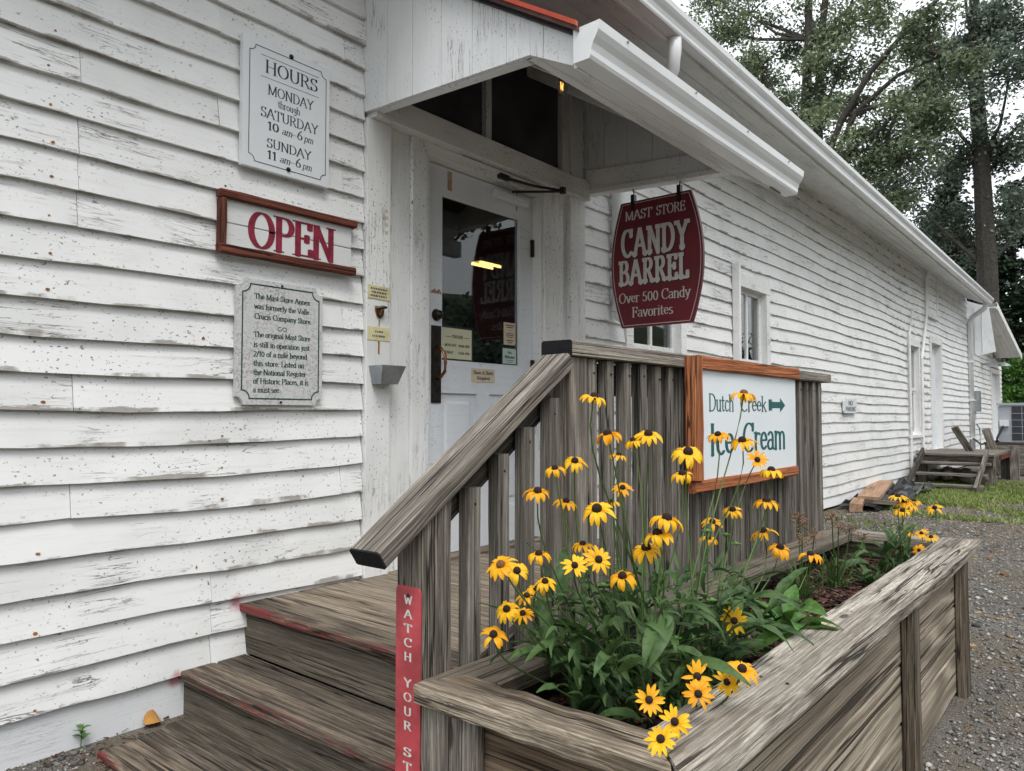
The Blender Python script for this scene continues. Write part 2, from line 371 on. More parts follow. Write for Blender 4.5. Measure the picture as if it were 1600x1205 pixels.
def board(name, parent, mat, o, ex, ey, L, W, T, n=5, j=.0015, ch=.004, ragged=0., skew=(0, 0, 0, 0)):
    b = board_mesh(L, W, T, n, j, ch, ragged, skew); return link(name, mk(b.v, b.f), mat, parent, frame_m(o, ex, ey))
def bb(name, parent, mat, x0, x1, y0, y1, z0, z1, ax='X', n=4, j=.001, ch=.003, ragged=0.):
    if ax == 'X': return board(name, parent, mat, (x0, y0, z0), (1, 0, 0), (0, 1, 0), x1 - x0, y1 - y0, z1 - z0, n, j, ch, ragged)
    if ax == 'Y': return board(name, parent, mat, (x0, y0, z0), (0, 1, 0), (0, 0, 1), y1 - y0, z1 - z0, x1 - x0, n, j, ch, ragged)
    return board(name, parent, mat, (x0, y0, z0), (0, 0, 1), (1, 0, 0), z1 - z0, x1 - x0, y1 - y0, n, j, ch, ragged)

# ------------------------------------------------------------------ lettering: broad-nib stroke alphabet with serifs
def arc(cx, cy, rx, ry, a0, a1, n=12):
    return [(cx + rx * math.cos(R(a0 + (a1 - a0) * i / n)), cy + ry * math.sin(R(a0 + (a1 - a0) * i / n))) for i in range(n + 1)]
X_ = .66
def st(x, a=0., b=1.): return [(x, a), (x, b)]
GL = {
 'A': (.76, [[(.05, 0), (.38, 1)], [(.38, 1), (.71, 0)], [(.17, .36), (.59, .36)]], [(.05, 0), (.71, 0)]),
 'B': (.66, [st(.14), [(.14, .97)] + arc(.34, .745, .2, .225, 90, -90) + [(.14, .52)], [(.34, .52)] + arc(.36, .275, .24, .245, 90, -90) + [(.14, .03)]], [(.12, 0), (.12, 1)]),
 'C': (.72, [arc(.41, .5, .33, .48, 48, 312, 18), [(.65, .97), (.64, .72)]], []),
 'D': (.76, [st(.14), [(.14, .97)] + arc(.32, .5, .36, .47, 90, -90, 16) + [(.14, .03)]], [(.12, 0), (.12, 1)]),
 'E': (.62, [st(.14), [(.14, .97), (.54, .97), (.54, .8)], [(.14, .52), (.44, .52), (.44, .62), (.44, .42)], [(.14, .03), (.57, .03), (.57, .22)]], [(.12, 0), (.12, 1)]),
 'F': (.58, [st(.14), [(.14, .97), (.52, .97), (.52, .78)], [(.14, .52), (.42, .52), (.42, .62), (.42, .42)]], [(.14, 0), (.12, 1)]),
 'G': (.76, [arc(.41, .5, .33, .48, 48, 330, 18), [(.66, .42), (.66, .08)], [(.65, .97), (.64, .74)]], [(.64, .45)]),
 'H': (.80, [st(.15), st(.65), [(.15, .5), (.65, .5)]], [(.15, 0), (.15, 1), (.65, 0), (.65, 1)]),
 'I': (.36, [st(.18)], [(.18, 0), (.18, 1)]),
 'K': (.72, [st(.14), [(.6, .98), (.16, .45)], [(.3, .58), (.64, .02)]], [(.14, 0), (.14, 1), (.6, 1), (.64, 0)]),
 'L': (.58, [st(.14), [(.14, .03), (.54, .03), (.54, .25)]], [(.14, 0), (.14, 1)]),
 'M': (.94, [st(.13), st(.81), [(.13, 1), (.47, .05)], [(.47, .05), (.81, 1)]], [(.13, 0), (.81, 0), (.1, 1), (.84, 1)]),
 'N': (.80, [st(.14), st(.66), [(.14, 1), (.66, 0)]], [(.14, 0), (.1, 1), (.66, 1)]),
 'O': (.80, [arc(.40, .5, .32, .48, 0, 360, 24)], []),
 'P': (.62, [st(.14), [(.14, .97)] + arc(.33, .725, .22, .245, 90, -90) + [(.14, .48)]], [(.14, 0), (.12, 1)]),
 'R': (.70, [st(.14), [(.14, .97)] + arc(.33, .74, .21, .23, 90, -90) + [(.14, .51)], [(.34, .51), (.62, .02)]], [(.14, 0), (.12, 1), (.62, 0)]),
 'S': (.56, [arc(.28, .745, .19, .225, 40, 270, 12)[:-1] + arc(.28, .275, .21, .245, 90, -145, 12), [(.46, .97), (.45, .76)], [(.09, .03), (.09, .26)]], []),
 'T': (.70, [st(.35), [(.05, .78), (.05, .97), (.65, .97), (.65, .78)]], [(.35, 0)]),
 'U': (.76, [[(.14, 1), (.14, .32)] + arc(.38, .32, .24, .30, 180, 360) + [(.62, 1)]], [(.14, 1), (.62, 1)]),
 'V': (.74, [[(.06, 1), (.37, 0)], [(.37, 0), (.68, 1)]], [(.06, 1), (.68, 1)]),
 'W': (1.0, [[(.06, 1), (.29, 0)], [(.29, 0), (.5, .9)], [(.5, .9), (.71, 0)], [(.71, 0), (.94, 1)]], [(.06, 1), (.94, 1), (.5, 1)]),
 'Y': (.72, [[(.06, 1), (.36, .48)], [(.66, 1), (.36, .48)], [(.36, .48), (.36, 0)]], [(.06, 1), (.66, 1), (.36, 0)]),
 'a': (.50, [arc(.23, .46, .16, .19, 150, 0, 8) + [(.39, .1), (.46, .03)], arc(.22, .2, .17, .17, 70, 330, 10)], []),
 'b': (.54, [st(.11), arc(.28, .33, .19, .31, 140, -140, 14)], [(.07, 1)]),
 'c': (.46, [arc(.26, .33, .19, .31, 45, 315, 12)], []),
 'd': (.56, [st(.43), arc(.26, .33, .19, .31, 40, 320, 14)], [(.39, 1), (.47, 0)]),
 'e': (.48, [[(.08, .37), (.42, .37)] + arc(.25, .35, .18, .29, 5, 315, 14)], []),
 'f': (.34, [[(.14, 0), (.14, .78)] + arc(.28, .78, .14, .2, 180, 50, 6), [(.02, .63), (.3, .63)]], [(.14, 0)]),
 'g': (.52, [arc(.25, .4, .17, .24, 0, 360, 14), [(.42, .62), (.42, -.08)] + arc(.25, -.08, .17, .2, 0, -150, 8)], []),
 'h': (.56, [st(.11), arc(.28, .44, .16, .2, 165, 0, 8) + [(.44, 0)]], [(.07, 1), (.11, 0), (.44, 0)]),
 'i': (.26, [st(.13, 0, X_), [(.13, .87), (.13, .9)]], [(.13, 0), (.09, X_)]),
 'j': (.26, [[(.15, X_), (.15, -.1), (.05, -.26)], [(.15, .87), (.15, .9)]], [(.1, X_)]),
 'k': (.54, [st(.11), [(.44, .63), (.13, .3)], [(.22, .4), (.48, .02)]], [(.07, 1), (.11, 0), (.48, 0)]),
 'l': (.26, [st(.13)], [(.09, 1), (.13, 0)]),
 'm': (.84, [st(.11, 0, X_), arc(.27, .44, .15, .2, 165, 0, 8) + [(.42, 0)], arc(.57, .44, .15, .2, 165, 0, 8) + [(.72, 0)]], [(.07, X_), (.11, 0), (.42, 0), (.72, 0)]),
 'n': (.56, [st(.11, 0, X_), arc(.28, .44, .16, .2, 165, 0, 8) + [(.44, 0)]], [(.07, X_), (.11, 0), (.44, 0)]),
 'o': (.52, [arc(.26, .33, .20, .31, 0, 360, 16)], []),
 'p': (.56, [st(.11, -.3, X_), arc(.29, .33, .19, .31, 140, -140, 14)], [(.07, X_), (.11, -.3)]),
 'q': (.56, [st(.43, -.3, X_), arc(.26, .33, .19, .31, 40, 320, 14)], [(.43, -.3)]),
 'r': (.40, [st(.11, 0, X_), arc(.27, .44, .16, .19, 165, 50, 6)], [(.07, X_), (.11, 0)]),
 's': (.42, [arc(.21, .49, .13, .14, 40, 270, 8)[:-1] + arc(.21, .18, .14, .16, 90, -145, 8)], []),
 't': (.34, [[(.14, .85), (.14, .12), (.2, .03), (.3, .06)], [(.02, .63), (.3, .63)]], []),
 'u': (.56, [[(.11, X_), (.11, .2)] + arc(.26, .2, .15, .18, 180, 330, 6) + [(.43, .25)], st(.43, 0, X_)], [(.07, X_), (.39, X_), (.47, 0)]),
 'v': (.52, [[(.06, X_), (.26, 0)], [(.26, 0), (.46, X_)]], [(.06, X_), (.46, X_)]),
 'w': (.76, [[(.06, X_), (.22, 0)], [(.22, 0), (.38, .6)], [(.38, .6), (.54, 0)], [(.54, 0), (.7, X_)]], [(.06, X_), (.7, X_)]),
 'x': (.52, [[(.07, X_), (.46, 0)], [(.44, X_), (.06, 0)]], [(.07, X_), (.44, X_), (.06, 0), (.46, 0)]),
 'z': (.46, [[(.06, .63), (.4, .63), (.06, .03), (.4, .03)]], []),
 'y': (.52, [[(.06, X_), (.27, .02)], [(.46, X_), (.2, -.2), (.08, -.26)]], [(.06, X_), (.46, X_)]),
 '0': (.56, [arc(.28, .45, .2, .43, 0, 360, 18)], []), '1': (.40, [st(.22, 0, .9), [(.22, .9), (.08, .74)]], [(.22, 0)]),
 '2': (.54, [arc(.26, .65, .18, .23, 160, -40, 10) + [(.08, .03), (.48, .03)]], []),
 '5': (.54, [[(.44, .9), (.16, .9), (.13, .52)] + arc(.25, .29, .2, .26, 115, -150, 12)], []),
 '6': (.56, [[(.42, .95), (.2, .68), (.09, .32)] + arc(.28, .28, .19, .26, 180, 540, 16)], []),
 '&': (.74, [[(.66, .02), (.2, .66)] + arc(.34, .78, .15, .18, 200, -20, 8) + [(.12, .36)] + arc(.3, .24, .2, .22, 150, 330, 8) + [(.64, .5)]], []),
 '/': (.36, [[(.04, -.02), (.32, .98)]], []), '.': (.24, [[(.12, .05), (.12, .07)]], []), ',': (.24, [[(.13, .06), (.08, -.12)]], []),
 '-': (.44, [[(.06, .33), (.38, .33)]], []), ' ': (.30, [], []),
}
def hull(pts):
    pts = sorted(set((round(a, 6), round(b, 6)) for a, b in pts))
    def half(ps):
        h = []
        for p in ps:
            while len(h) > 1 and (h[-1][0] - h[-2][0]) * (p[1] - h[-2][1]) - (h[-1][1] - h[-2][1]) * (p[0] - h[-2][0]) <= 1e-12: h.pop()
            h.append(p)
        return h
    a = half(pts); b = half(pts[::-1]); return a[:-1] + b[:-1]
def text_polys(s, x0, x1, base, cap, nib=(.062, .024), serif=(.13, .035), slant=0., track=0.):
    """every stroke of the line s as convex polygons, fitted between x0 and x1"""
    adv = sum(GL[c][0] + track for c in s); kx = (x1 - x0) / adv; out = []; x = 0.
    def put(pts): out.append([(x0 + (x + px + slant * py) * kx, base + py * cap) for px, py in pts])
    oct_ = [(nib[0] * math.cos(R(a)), nib[1] * math.sin(R(a))) for a in range(0, 360, 30)]
    for c in s:
        w, strokes, ser = GL[c]
        for pl in strokes:
            for (ax, ay), (bx, by) in zip(pl[:-1], pl[1:]):
                put(hull([(ax + ox, min(max(ay + oy, -.4), 1.0)) for ox, oy in oct_] + [(bx + ox, min(max(by + oy, -.4), 1.0)) for ox, oy in oct_]))
        for sx, sy in ser:
            if serif[0]:
                y0, y1 = (sy, sy + serif[1]) if sy < .3 else (sy - serif[1], sy)
                put([(sx - serif[0], y0), (sx + serif[0], y0), (sx + serif[0], y1), (sx - serif[0], y1)])
        x += w + track
    return out
def rect(x0, x1, y0, y1): return [(x0, y0), (x1, y0), (x1, y1), (x0, y1)]
def polys_obj(name, polys, z, mat, parent, Mx):
    if polys and isinstance(polys[0][0], list):      # several lines of text: one part each
        return [polys_obj(name, q, z, mat, parent, Mx) for q in polys]
    v = []; f = []
    for k, pl in enumerate(polys):
        b = len(v); zz = z + 1.2e-5 * (k % 23); v += [(px, py, zz) for px, py in pl]; f.append(tuple(range(b, b + len(pl))))
    return link(name, mk(v, f), mat, parent, Mx)
def line_polys(pts, w, closed=True):
    out = []; n = len(pts)
    for i in range(n if closed else n - 1):
        a = Vector((*pts[i], 0)); b = Vector((*pts[(i + 1) % n], 0)); d = (b - a).normalized(); p = Vector((-d.y, d.x, 0)) * w / 2; e = d * w * .45
        out.append([(q.x, q.y) for q in (a - e - p, b + e - p, b + e + p, a - e + p)])
    return out
WALLROT = Matrix.Rotation(R(90), 4, 'X')                                      # face toward -Y
LEFTROT = Matrix.Rotation(R(-90), 4, 'Z') @ Matrix.Rotation(R(90), 4, 'X')    # face toward -X
def prism_obj(name, pts, z0, z1, mat, parent, Mx):
    return MB().prism([(x, y, 0) for x, y in pts], (0, 0, z0), (0, 0, z1)).build(name, mat, parent, False, Mx)

# ================================================================== SETTING
b = MB(); b.v = [(-150, -150, 0), (250, -150, 0), (250, 150, 0), (-150, 150, 0)]; b.f = [(0, 1, 2, 3)]
tag(b.build('ground', 'ground'), kind='structure')

# ================================================================== STORE BUILDING
store = thing('store_building', 'long white clapboard store building with peeling paint and a deep eave', 'building', (2, 0, 0))
OPEN_ = [(2.33, 4.235, -1, 5), (4.80, 5.78, .95, 2.55), (6.80, 7.70, .95, 2.55), (14.0, 14.95, .80, 2.50), (15.87, 17.0, .45, 2.68), (15.6, 16.6, 3.08, 3.94), (23.9, 25.7, .35, 2.46)]
# backing wall, split around the openings
xs = sorted({-1.2, 26.2, 20.2, 21.5, 23., *[o[0] for o in OPEN_], *[o[1] for o in OPEN_]})
for a, c in zip(xs[:-1], xs[1:]):
    holes = sorted((o[2], o[3]) for o in OPEN_ if o[0] < (a + c) / 2 < o[1]); z = 0.; top = 4.05 if c < 20.3 else 3.6 - .18 * (c - 20.3)
    for h0, h1 in holes + [(top, 9)]:
        if h0 > z: MB().box(a, c, .0, .16, z, h0).build('wall', 'wooddark', store)
        z = max(z, h1)
PITCH_Z, Z0 = .1305, .157
def wav(x, z):
    w = .006 * math.sin(x * 1.7 + z * 2.1) + .004 * math.sin(x * 4.1 + z * 5)
    if x > 7: w += min(1, (x - 7) / 5) * (.016 * math.sin((x - 8) * .55 + z * .5) + .008 * math.sin((x - 8) * 1.35 + z))
    return w
def clapboard(x0, x1, z0, rough=1., zb=None):
    L = x1 - x0; n = max(3, int(L / .17) if x0 < 3 else int(L / .4)); h = PITCH_Z + .022; rings = []
    tilt = random.uniform(-.002, .002) * rough; ph = random.uniform(0, 6); amp = random.choice([.0005, .001, .0015, .004]) * rough
    for i in range(n + 1):
        x = L * i / n; w = wav(x0 + x, z0)
        jb = random.uniform(-.0025, .0025) * rough + amp * math.sin(ph + x * 2.6)
        y = random.uniform(-.0015, .0015) * rough + tilt
        e = .0015 * random.random() if i in (0, n) else 0
        rings.append([(x + e, (-.033 if x0 < 3 else -.027) + y, w + jb), (x + e, -.006, h + w), (x + e, -.001, h + w), (x + e, -.0095, w + jb + .001)])
    m = MB().loft(rings)
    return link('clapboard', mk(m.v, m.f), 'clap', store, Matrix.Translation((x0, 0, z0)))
for k in range(-1, 29):
    z = Z0 + PITCH_Z * k
    segs = []
    for a, c in ((-1.2, 2.33), (4.245, 26.2)):
        if k == -1 and a < 0: continue
        cur = [(a, c)]
        for o in OPEN_[1:]:
            if z + PITCH_Z * .6 > o[2] and z + PITCH_Z * .4 < o[3]:
                cur = [s for q0, q1 in cur for s in ((q0, min(q1, o[0])), (max(q0, o[1]), q1)) if s[1] - s[0] > .05]
        if z > 2.55: cur = [(q0, min(q1, 20.25 + max(0, 3.66 - z - PITCH_Z) / .18)) for q0, q1 in cur]; cur = [q for q in cur if q[1] - q[0] > .1]
        segs += cur
    for a, c in segs:
        if a < 0: js = sorted(random.sample([.35, 1.03, 1.56, 1.56, 2.2], random.choice([0, 1, 1, 2])))
        else:
            js = []; q = a + random.uniform(1.5, 4.5)
            while q < c - .8: js.append(q); q += random.uniform(3, 4.6) if q < 10 else random.uniform(6, 9)
        e = [a] + sorted(set(j for j in js if a + .3 < j < c - .1)) + [c]
        for p, q in zip(e[:-1], e[1:]): clapboard(p + (.003 if p in (a,) else .001) , q - (random.uniform(.003, .009) if q == c else .001), z, 1.8 if (a < 0 and k < 7) else 1.)
# smooth painted skirt under the boards on the near side
bb('skirt_board', store, 'skirt', -1.2, 1.47, -.014, .0, -.05, Z0 + .03, 'X', 10, .003)
# rusty nail heads (far too small to pick apart one by one)
nb = MB()
for k in range(0, 26):
    for x0, pr in ((.935, .6), (1.50, .25), (1.6, .2)):
        if random.random() < pr:
            x = x0 + random.uniform(-.012, .012); z = Z0 + PITCH_Z * k + random.uniform(.018, .03); r = random.uniform(.003, .0065)
            nb.prism([(x + r * 1.3 * math.cos(t) * random.uniform(.7, 1.2), 0, z + r * math.sin(t) * random.uniform(.7, 1.2)) for t in [i * .785 for i in range(8)]], (0, -.032, 0), (0, -.0285, 0))
for k in range(60):
    x = random.uniform(4.4, 13); z = Z0 + PITCH_Z * random.randrange(0, 27) + .025; r = random.uniform(.003, .007)
    nb.prism([(x + r * math.cos(t), 0, z + r * math.sin(t) + wav(x, z)) for t in [i * 1.05 for i in range(6)]], (0, -.0265, 0), (0, -.023, 0))
tag(nb.build('rusty_nail_heads', 'rust', store), 'scattered rusty nail heads on the clapboards', kind='stuff')

# --- door surround
bb('trim_board', store, 'trimz', 2.33, 2.482, -.046, .0, .388, 2.655, 'Z', 9, .001)
bb('flush_board', store, 'trimz', 2.483, 2.64, -.014, .1, .388, 2.655, 'Z', 7)
bb('door_casing', store, 'trimz', 2.641, 2.752, -.032, .1, .388, 2.655, 'Z', 7)
bb('door_casing', store, 'trimz', 3.79, 4.0, -.032, .1, .388, 2.655, 'Z', 7)
bb('flush_board', store, 'trimz', 4.001, 4.06, -.014, .1, .388, 2.655, 'Z', 7)
bb('corner_board', store, 'trimz', 4.061, 4.235, -.048, .0, .388, 2.655, 'Z', 7)
bb('corner_board', store, 'trimz', 4.1, 4.236, .001, .16, .388, 3.8, 'Z', 4)
bb('door_head', store, 'trimx', 2.753, 3.789, -.026, .1, 2.592, 2.655, 'X', 7)
bb('head_moulding', store, 'trimx', 3.02, 3.72, -.045, -.027, 2.622, 2.645, 'X', 5)
bb('door_jamb', store, 'trimz', 2.753, 2.778, -.02, .15, .388, 2.59, 'Z', 4)
bb('door_jamb', store, 'trimz', 3.764, 3.789, -.02, .15, .388, 2.59, 'Z', 4)
bb('door_sill', store, 'deck', 2.76, 3.79, -.05, .14, .387, .405, 'X', 5)
bb('head_beam', store, 'trimx', 2.352, 4.243, -.085, .0, 2.656, 2.785, 'X', 9)
bb('head_ledge', store, 'trimx', 2.40, 4.24, -.05, -.002, 2.786, 2.80, 'X', 5)
# transom over the door
bb('transom_frame', store, 'trimz', 2.352, 2.58, -.02, .08, 2.80, 3.45, 'Z', 4)
bb('transom_frame', store, 'trimz', 4.01, 4.09, -.02, .08, 2.80, 3.45, 'Z', 4)
bb('transom_frame', store, 'trimz', 4.092, 4.236, -.035, .0, 2.80, 3.45, 'Z', 4)
bb('transom_mullion', store, 'trimz', 3.245, 3.295, -.015, .05, 2.80, 3.45, 'Z', 4)
bb('transom_frame', store, 'trimx', 2.36, 4.23, -.03, .08, 3.451, 3.8, 'X', 4)
MB().box(2.58, 3.245, .02, .026, 2.80, 3.45).build('transom_pane', 'glassdark', store)
MB().box(3.295, 4.01, .02, .026, 2.80, 3.45).build('transom_pane', 'glassdark', store)

# --- door
db = MB()
for q in ((2.781, 2.938, .40, 2.585), (3.643, 3.761, .40, 2.585)): db.box(q[0], q[1], .05, .095, q[2], q[3])
for q in ((2.938, 3.643, 2.43, 2.585), (2.938, 3.643, 1.302, 1.477), (2.938, 3.643, .40, .62)): db.box(q[0], q[1], .0502, .0948, q[2], q[3])
db.box(3.238, 3.348, .0502, .0948, .62, 1.302)
door = db.build('door', 'door', store)
for a, c in ((2.938, 3.238), (3.348, 3.643)):
    p = MB(); p.box(a, c, .07, .088, .62, 1.302)
    p.loft([[(a + e, .07 - y, .62 + e), (c - e, .07 - y, .62 + e), (c - e, .07 - y, 1.302 - e), (a + e, .07 - y, 1.302 - e)] for e, y in ((.045, .0005), (.06, .012))])
    p.build('door_panel', 'door', door)
MB().box(2.938, 3.643, .068, .074, 1.477, 2.43).build('glass_pane', 'glass', door)
gb = MB()
for q in ((2.938, 2.95, 1.477, 2.43), (3.631, 3.643, 1.477, 2.43)): gb.box(q[0], q[1], .055, .067, q[2], q[3])
gb.box(2.95, 3.631, .055, .067, 2.418, 2.43).box(2.95, 3.631, .055, .067, 1.477, 1.489); gb.build('glazing_bead', 'door', door)
MB().box(2.86, 2.932, .042, .0495, 1.245, 1.675).build('handle_plate', 'bronze', door)
MB().tube([(2.905, .045, 1.56), (2.905, .018, 1.55), (2.908, -.012, 1.51), (2.908, -.016, 1.465), (2.908, -.012, 1.42), (2.905, .018, 1.385), (2.905, .045, 1.375)], [.006, .008, .009, .010, .009, .008, .006], 8).build('pull_handle', 'copper', door, True)
MB().lathe([(.033, 0), (.034, .006), (.022, .012), (.026, .025), (.024, .035), (.012, .042), (0, .043)], (2.898, .05, 1.735), (0, -1, 0), 18).build('knob', 'bronze', door, True)
sb = MB()
for i in range(7): sb.box(2.862 + i * .011, 2.869 + i * .011, .0475, .0495, 1.855 + .004 * (i % 2), 1.87 + .006 * (i % 3))
sb.build('lock_residue', 'rust', door)
for z in (2.2, 1.42): MB().box(3.745, 3.765, .03, .05, z, z + .11).build('hinge', 'bronze', door)
MB().box(3.60, 3.61, .047, .0498, 2.47, 2.585).box(2.985, 3.02, .0485, .0498, 2.46, 2.57).build('rust_streak', 'ruststain', door)
cb = board_mesh(.30, .05, .05, 3, .0005, .008); link('closer_body', mk(cb.v, cb.f), 'door', door, Matrix.Translation((3.37, 0.0, 2.50)))
MB().tube([(3.50, -.0, 2.56), (3.62, -.12, 2.565), (3.76, -.20, 2.585)], .008, 6).tube([(3.76, -.20, 2.588), (3.6, -.10, 2.60), (3.36, -.035, 2.612)], .009, 6).box(3.33, 3.42, -.05, -.026, 2.60, 2.63).box(3.745, 3.775, -.215, -.185, 2.57, 2.61).build('closer_arm', 'black', door)
# dim interior
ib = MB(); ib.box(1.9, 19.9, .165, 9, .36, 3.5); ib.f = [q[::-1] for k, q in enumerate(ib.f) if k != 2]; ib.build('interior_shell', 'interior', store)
lamp = thing('ceiling_lamp', 'lit yellow fluorescent lamp seen through the door glass', 'lamp', (7.2, 3.5, 3.15))
MB().box(6.98, 7.42, 3.42, 3.6, 3.15, 3.19).build('lamp_housing', 'signwhite', lamp)
for y in (3.44, 3.58): MB().tube([(7.0, y, 3.13), (7.4, y, 3.13)], .016, 8).build('lamp_tube', 'fluo', lamp)
sh = thing('display_shelf', 'dark wooden display shelf inside the shop behind the door', 'shelf', (6, 3, .36))
for z in (.5, 1.0, 1.5, 2.0): MB().box(4.2, 7.5, 4.6, 5.0, z, z + .04).build('shelf_plank', 'shelf', sh)
for x in (4.2, 5.8, 7.46): MB().box(x, x + .04, 4.6, 5.0, .36, 2.3).build('shelf_upright', 'shelf', sh)

# --- windows and far doors
def window(x0, x1, z0, z1, muntin=True):
    t = .1; g = .045
    w = MB().box(x0, x0 + t, -.036, .1, z0, z1 - .12).box(x1 - t, x1, -.036, .1, z0, z1 - .12).box(x0 - .01, x1 + .01, -.04, .1, z1 - .12, z1).box(x0 - .03, x1 + .03, -.06, .1, z0 - .05, z0).build('window', 'trimz', store)
    a, c, d, e = x0 + t, x1 - t, z0, z1 - .12; m = (d + e) / 2
    for (u, v, y) in ((m, e, .03), (d, m, .05)):
        s = MB().box(a, a + g, y, y + .035, u, v).box(c - g, c, y, y + .035, u, v).box(a + g, c - g, y, y + .034, u, u + g).box(a + g, c - g, y, y + .034, v - g, v)
        if muntin: s.box((a + c) / 2 - .015, (a + c) / 2 + .015, y + .002, y + .03, u + g, v - g)
        s.build('sash', 'trimz', w); MB().box(a + g, c - g, y + .015, y + .019, u + g, v - g).build('pane', 'glass', w)
    return w
window(4.80, 5.78, .95, 2.55); window(6.80, 7.70, .95, 2.55); window(14.0, 14.95, .83, 2.50, False)
bb('shutter_edge', store, 'trimz', 6.745, 6.79, -.10, -.03, 1.0, 2.62, 'Z', 4)
for (x0, x1, z0, z1) in ((15.87, 17.0, .50, 2.68), (23.9, 25.7, .40, 2.46)):
    d = MB().box(x0, x0 + .12, -.04, .12, z0, z1 - .12).box(x1 - .12, x1, -.04, .12, z0, z1 - .12).box(x0 - .02, x1 + .02, -.045, .12, z1 - .12, z1).box(x0, x1, -.08, .12, z0 - .06, z0).build('back_door', 'trimz', store)
    MB().box(x0 + .12, x1 - .12, .07, .1, z0, z1 - .12).build('door_leaf', 'door', d)
    MB().lathe([(.03, 0), (.03, .03), (0, .05)], (x0 + .2, .07, z0 + 1.0), (0, -1, 0), 10).build('knob', 'bronze', d, True)
h = MB().box(15.6, 15.72, -.06, .1, 3.08, 3.9).box(16.48, 16.6, -.06, .1, 3.08, 3.9).box(15.6, 16.6, -.07, .1, 3.02, 3.08).build('loft_hatch', 'trimz', store)
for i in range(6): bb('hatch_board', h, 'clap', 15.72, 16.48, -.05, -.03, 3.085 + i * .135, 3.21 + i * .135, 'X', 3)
# pipes on the far wall
MB().tube([(14.0, -.06, .02), (14.0, -.06, 2.55), (14.3, -.06, 2.98)], .022, 8).build('conduit', 'trimz', store)
MB().tube([(14.95, -.06, .25), (14.98, -.06, 2.2), (15.45, -.06, 3.0), (15.48, -.06, 3.75)], .025, 8).build('conduit', 'trimz', store)
MB().tube([(19.9, -.44, 3.72), (19.95, -.42, 3.62), (20.2, -.12, 3.45), (20.25, -.07, 3.35), (20.3, -.07, .12)], .055, 8).build('downspout', 'gutter', store, True)
for z in (.6, 1.5, 2.4): MB().box(20.2, 20.4, -.14, -.02, z, z + .03).build('pipe_strap', 'gutter', store)
MB().box(20.9, 21.2, -.14, -.03, 1.25, 1.75).build('meter_box', 'steel', store)

# --- main eave
def ev(x): return (-.63 + .0125 * (x - 5), 3.63 + .0053 * (x - 5), 3.80 + .0087 * (x - 5))
X0, X1 = -1.2, 20.15
def eave_loft(name, mat, f, smooth=False, xa=X0, xb=X1, n=10):
    m = MB().loft([[(x, *p) for p in f(x)] for x in [xa + (xb - xa) * i / n for i in range(n + 1)]])
    return m.build(name, mat, store, smooth)
for i in range(4):
    def f(x, i=i):
        yf, zf, zw = ev(x); a, c = i / 4 + .004, (i + 1) / 4 - .004; w = .006 * math.sin(x * .9 + i)
        P = lambda t, dz: (yf * t - .002, zw + (zf - zw) * t + dz + w)
        return [P(a, 0), P(c, 0), P(c, .018), P(a, .018)]
    eave_loft('soffit_board', 'trimx', f)
eave_loft('fascia_board', 'trimx', lambda x: [(ev(x)[0] - .001, ev(x)[1] - .02), (ev(x)[0] - .022, ev(x)[1] - .02), (ev(x)[0] - .022, ev(x)[1] + .15), (ev(x)[0] - .001, ev(x)[1] + .15)])
GP = [(0, .125), (0, 0), (-.072, .0), (-.078, .012), (-.08, .032), (-.088, .055), (-.102, .075), (-.113, .095), (-.118, .128), (-.106, .130), (-.106, .124), (-.113, .122), (-.108, .097), (-.098, .078), (-.084, .058), (-.076, .034), (-.07, .005), (-.004, .005), (-.004, .125)]
eave_loft('gutter', 'gutter', lambda x: [(ev(x)[0] - .024 + a, ev(x)[1] + .004 + c) for a, c in GP])
for x in (5.2, 8.3, 11.4, 14.5, 17.6):
    eave_loft('gutter_seam', 'gutter', lambda q: [(ev(q)[0] - .024 + a * 1.02, ev(q)[1] + .002 + c) for a, c in GP], False, x, x + .035, 1)
eave_loft('roof', 'roof', lambda x: [(ev(x)[0] - .05, ev(x)[1] + .155), (4.6, 5.9), (4.6, 5.95), (ev(x)[0] - .05, ev(x)[1] + .18)], False, X0, X1, 2)
eave_loft('roof', 'roof', lambda x: [(4.6, 5.9), (9.8, 3.9), (9.8, 3.95), (4.6, 5.95)], False, X0, X1, 2)
MB().prism([(X1 - .02, 0, 3.8), (X1 - .02, 9.3, 3.8), (X1 - .02, 4.6, 5.85)], (0, 0, 0), (.05, 0, 0)).build('gable_wall', 'trimx', store)
bb('end_wall', store, 'trimx', 26.1, 26.2, .0, 9, 0, 2.55, 'Y', 3)
# downspout elbow from the eave, down to the wall beside the window
MB().tube([(4.33, -.69, 3.68), (4.33, -.69, 3.54), (4.34, -.67, 3.44), (4.38, -.58, 3.34), (4.5, -.30, 3.20), (4.6, -.12, 3.10), (4.62, -.075, 3.0), (4.62, -.075, 1.95), (4.62, -.085, 1.90), (4.62, -.14, 1.86), (4.62, -.20, 1.85)], .045, 10).build('downspout', 'gutter', store, True)
MB().tube([(4.62, -.20, 1.85), (4.62, -.23, 1.855)], [.052, .056], 10).build('downspout_mouth', 'black', store)
MB().tube([(4.62, -.075, 1.93), (4.62, -.075, 1.97)], .051, 10).build('pipe_collar', 'gutter', store)

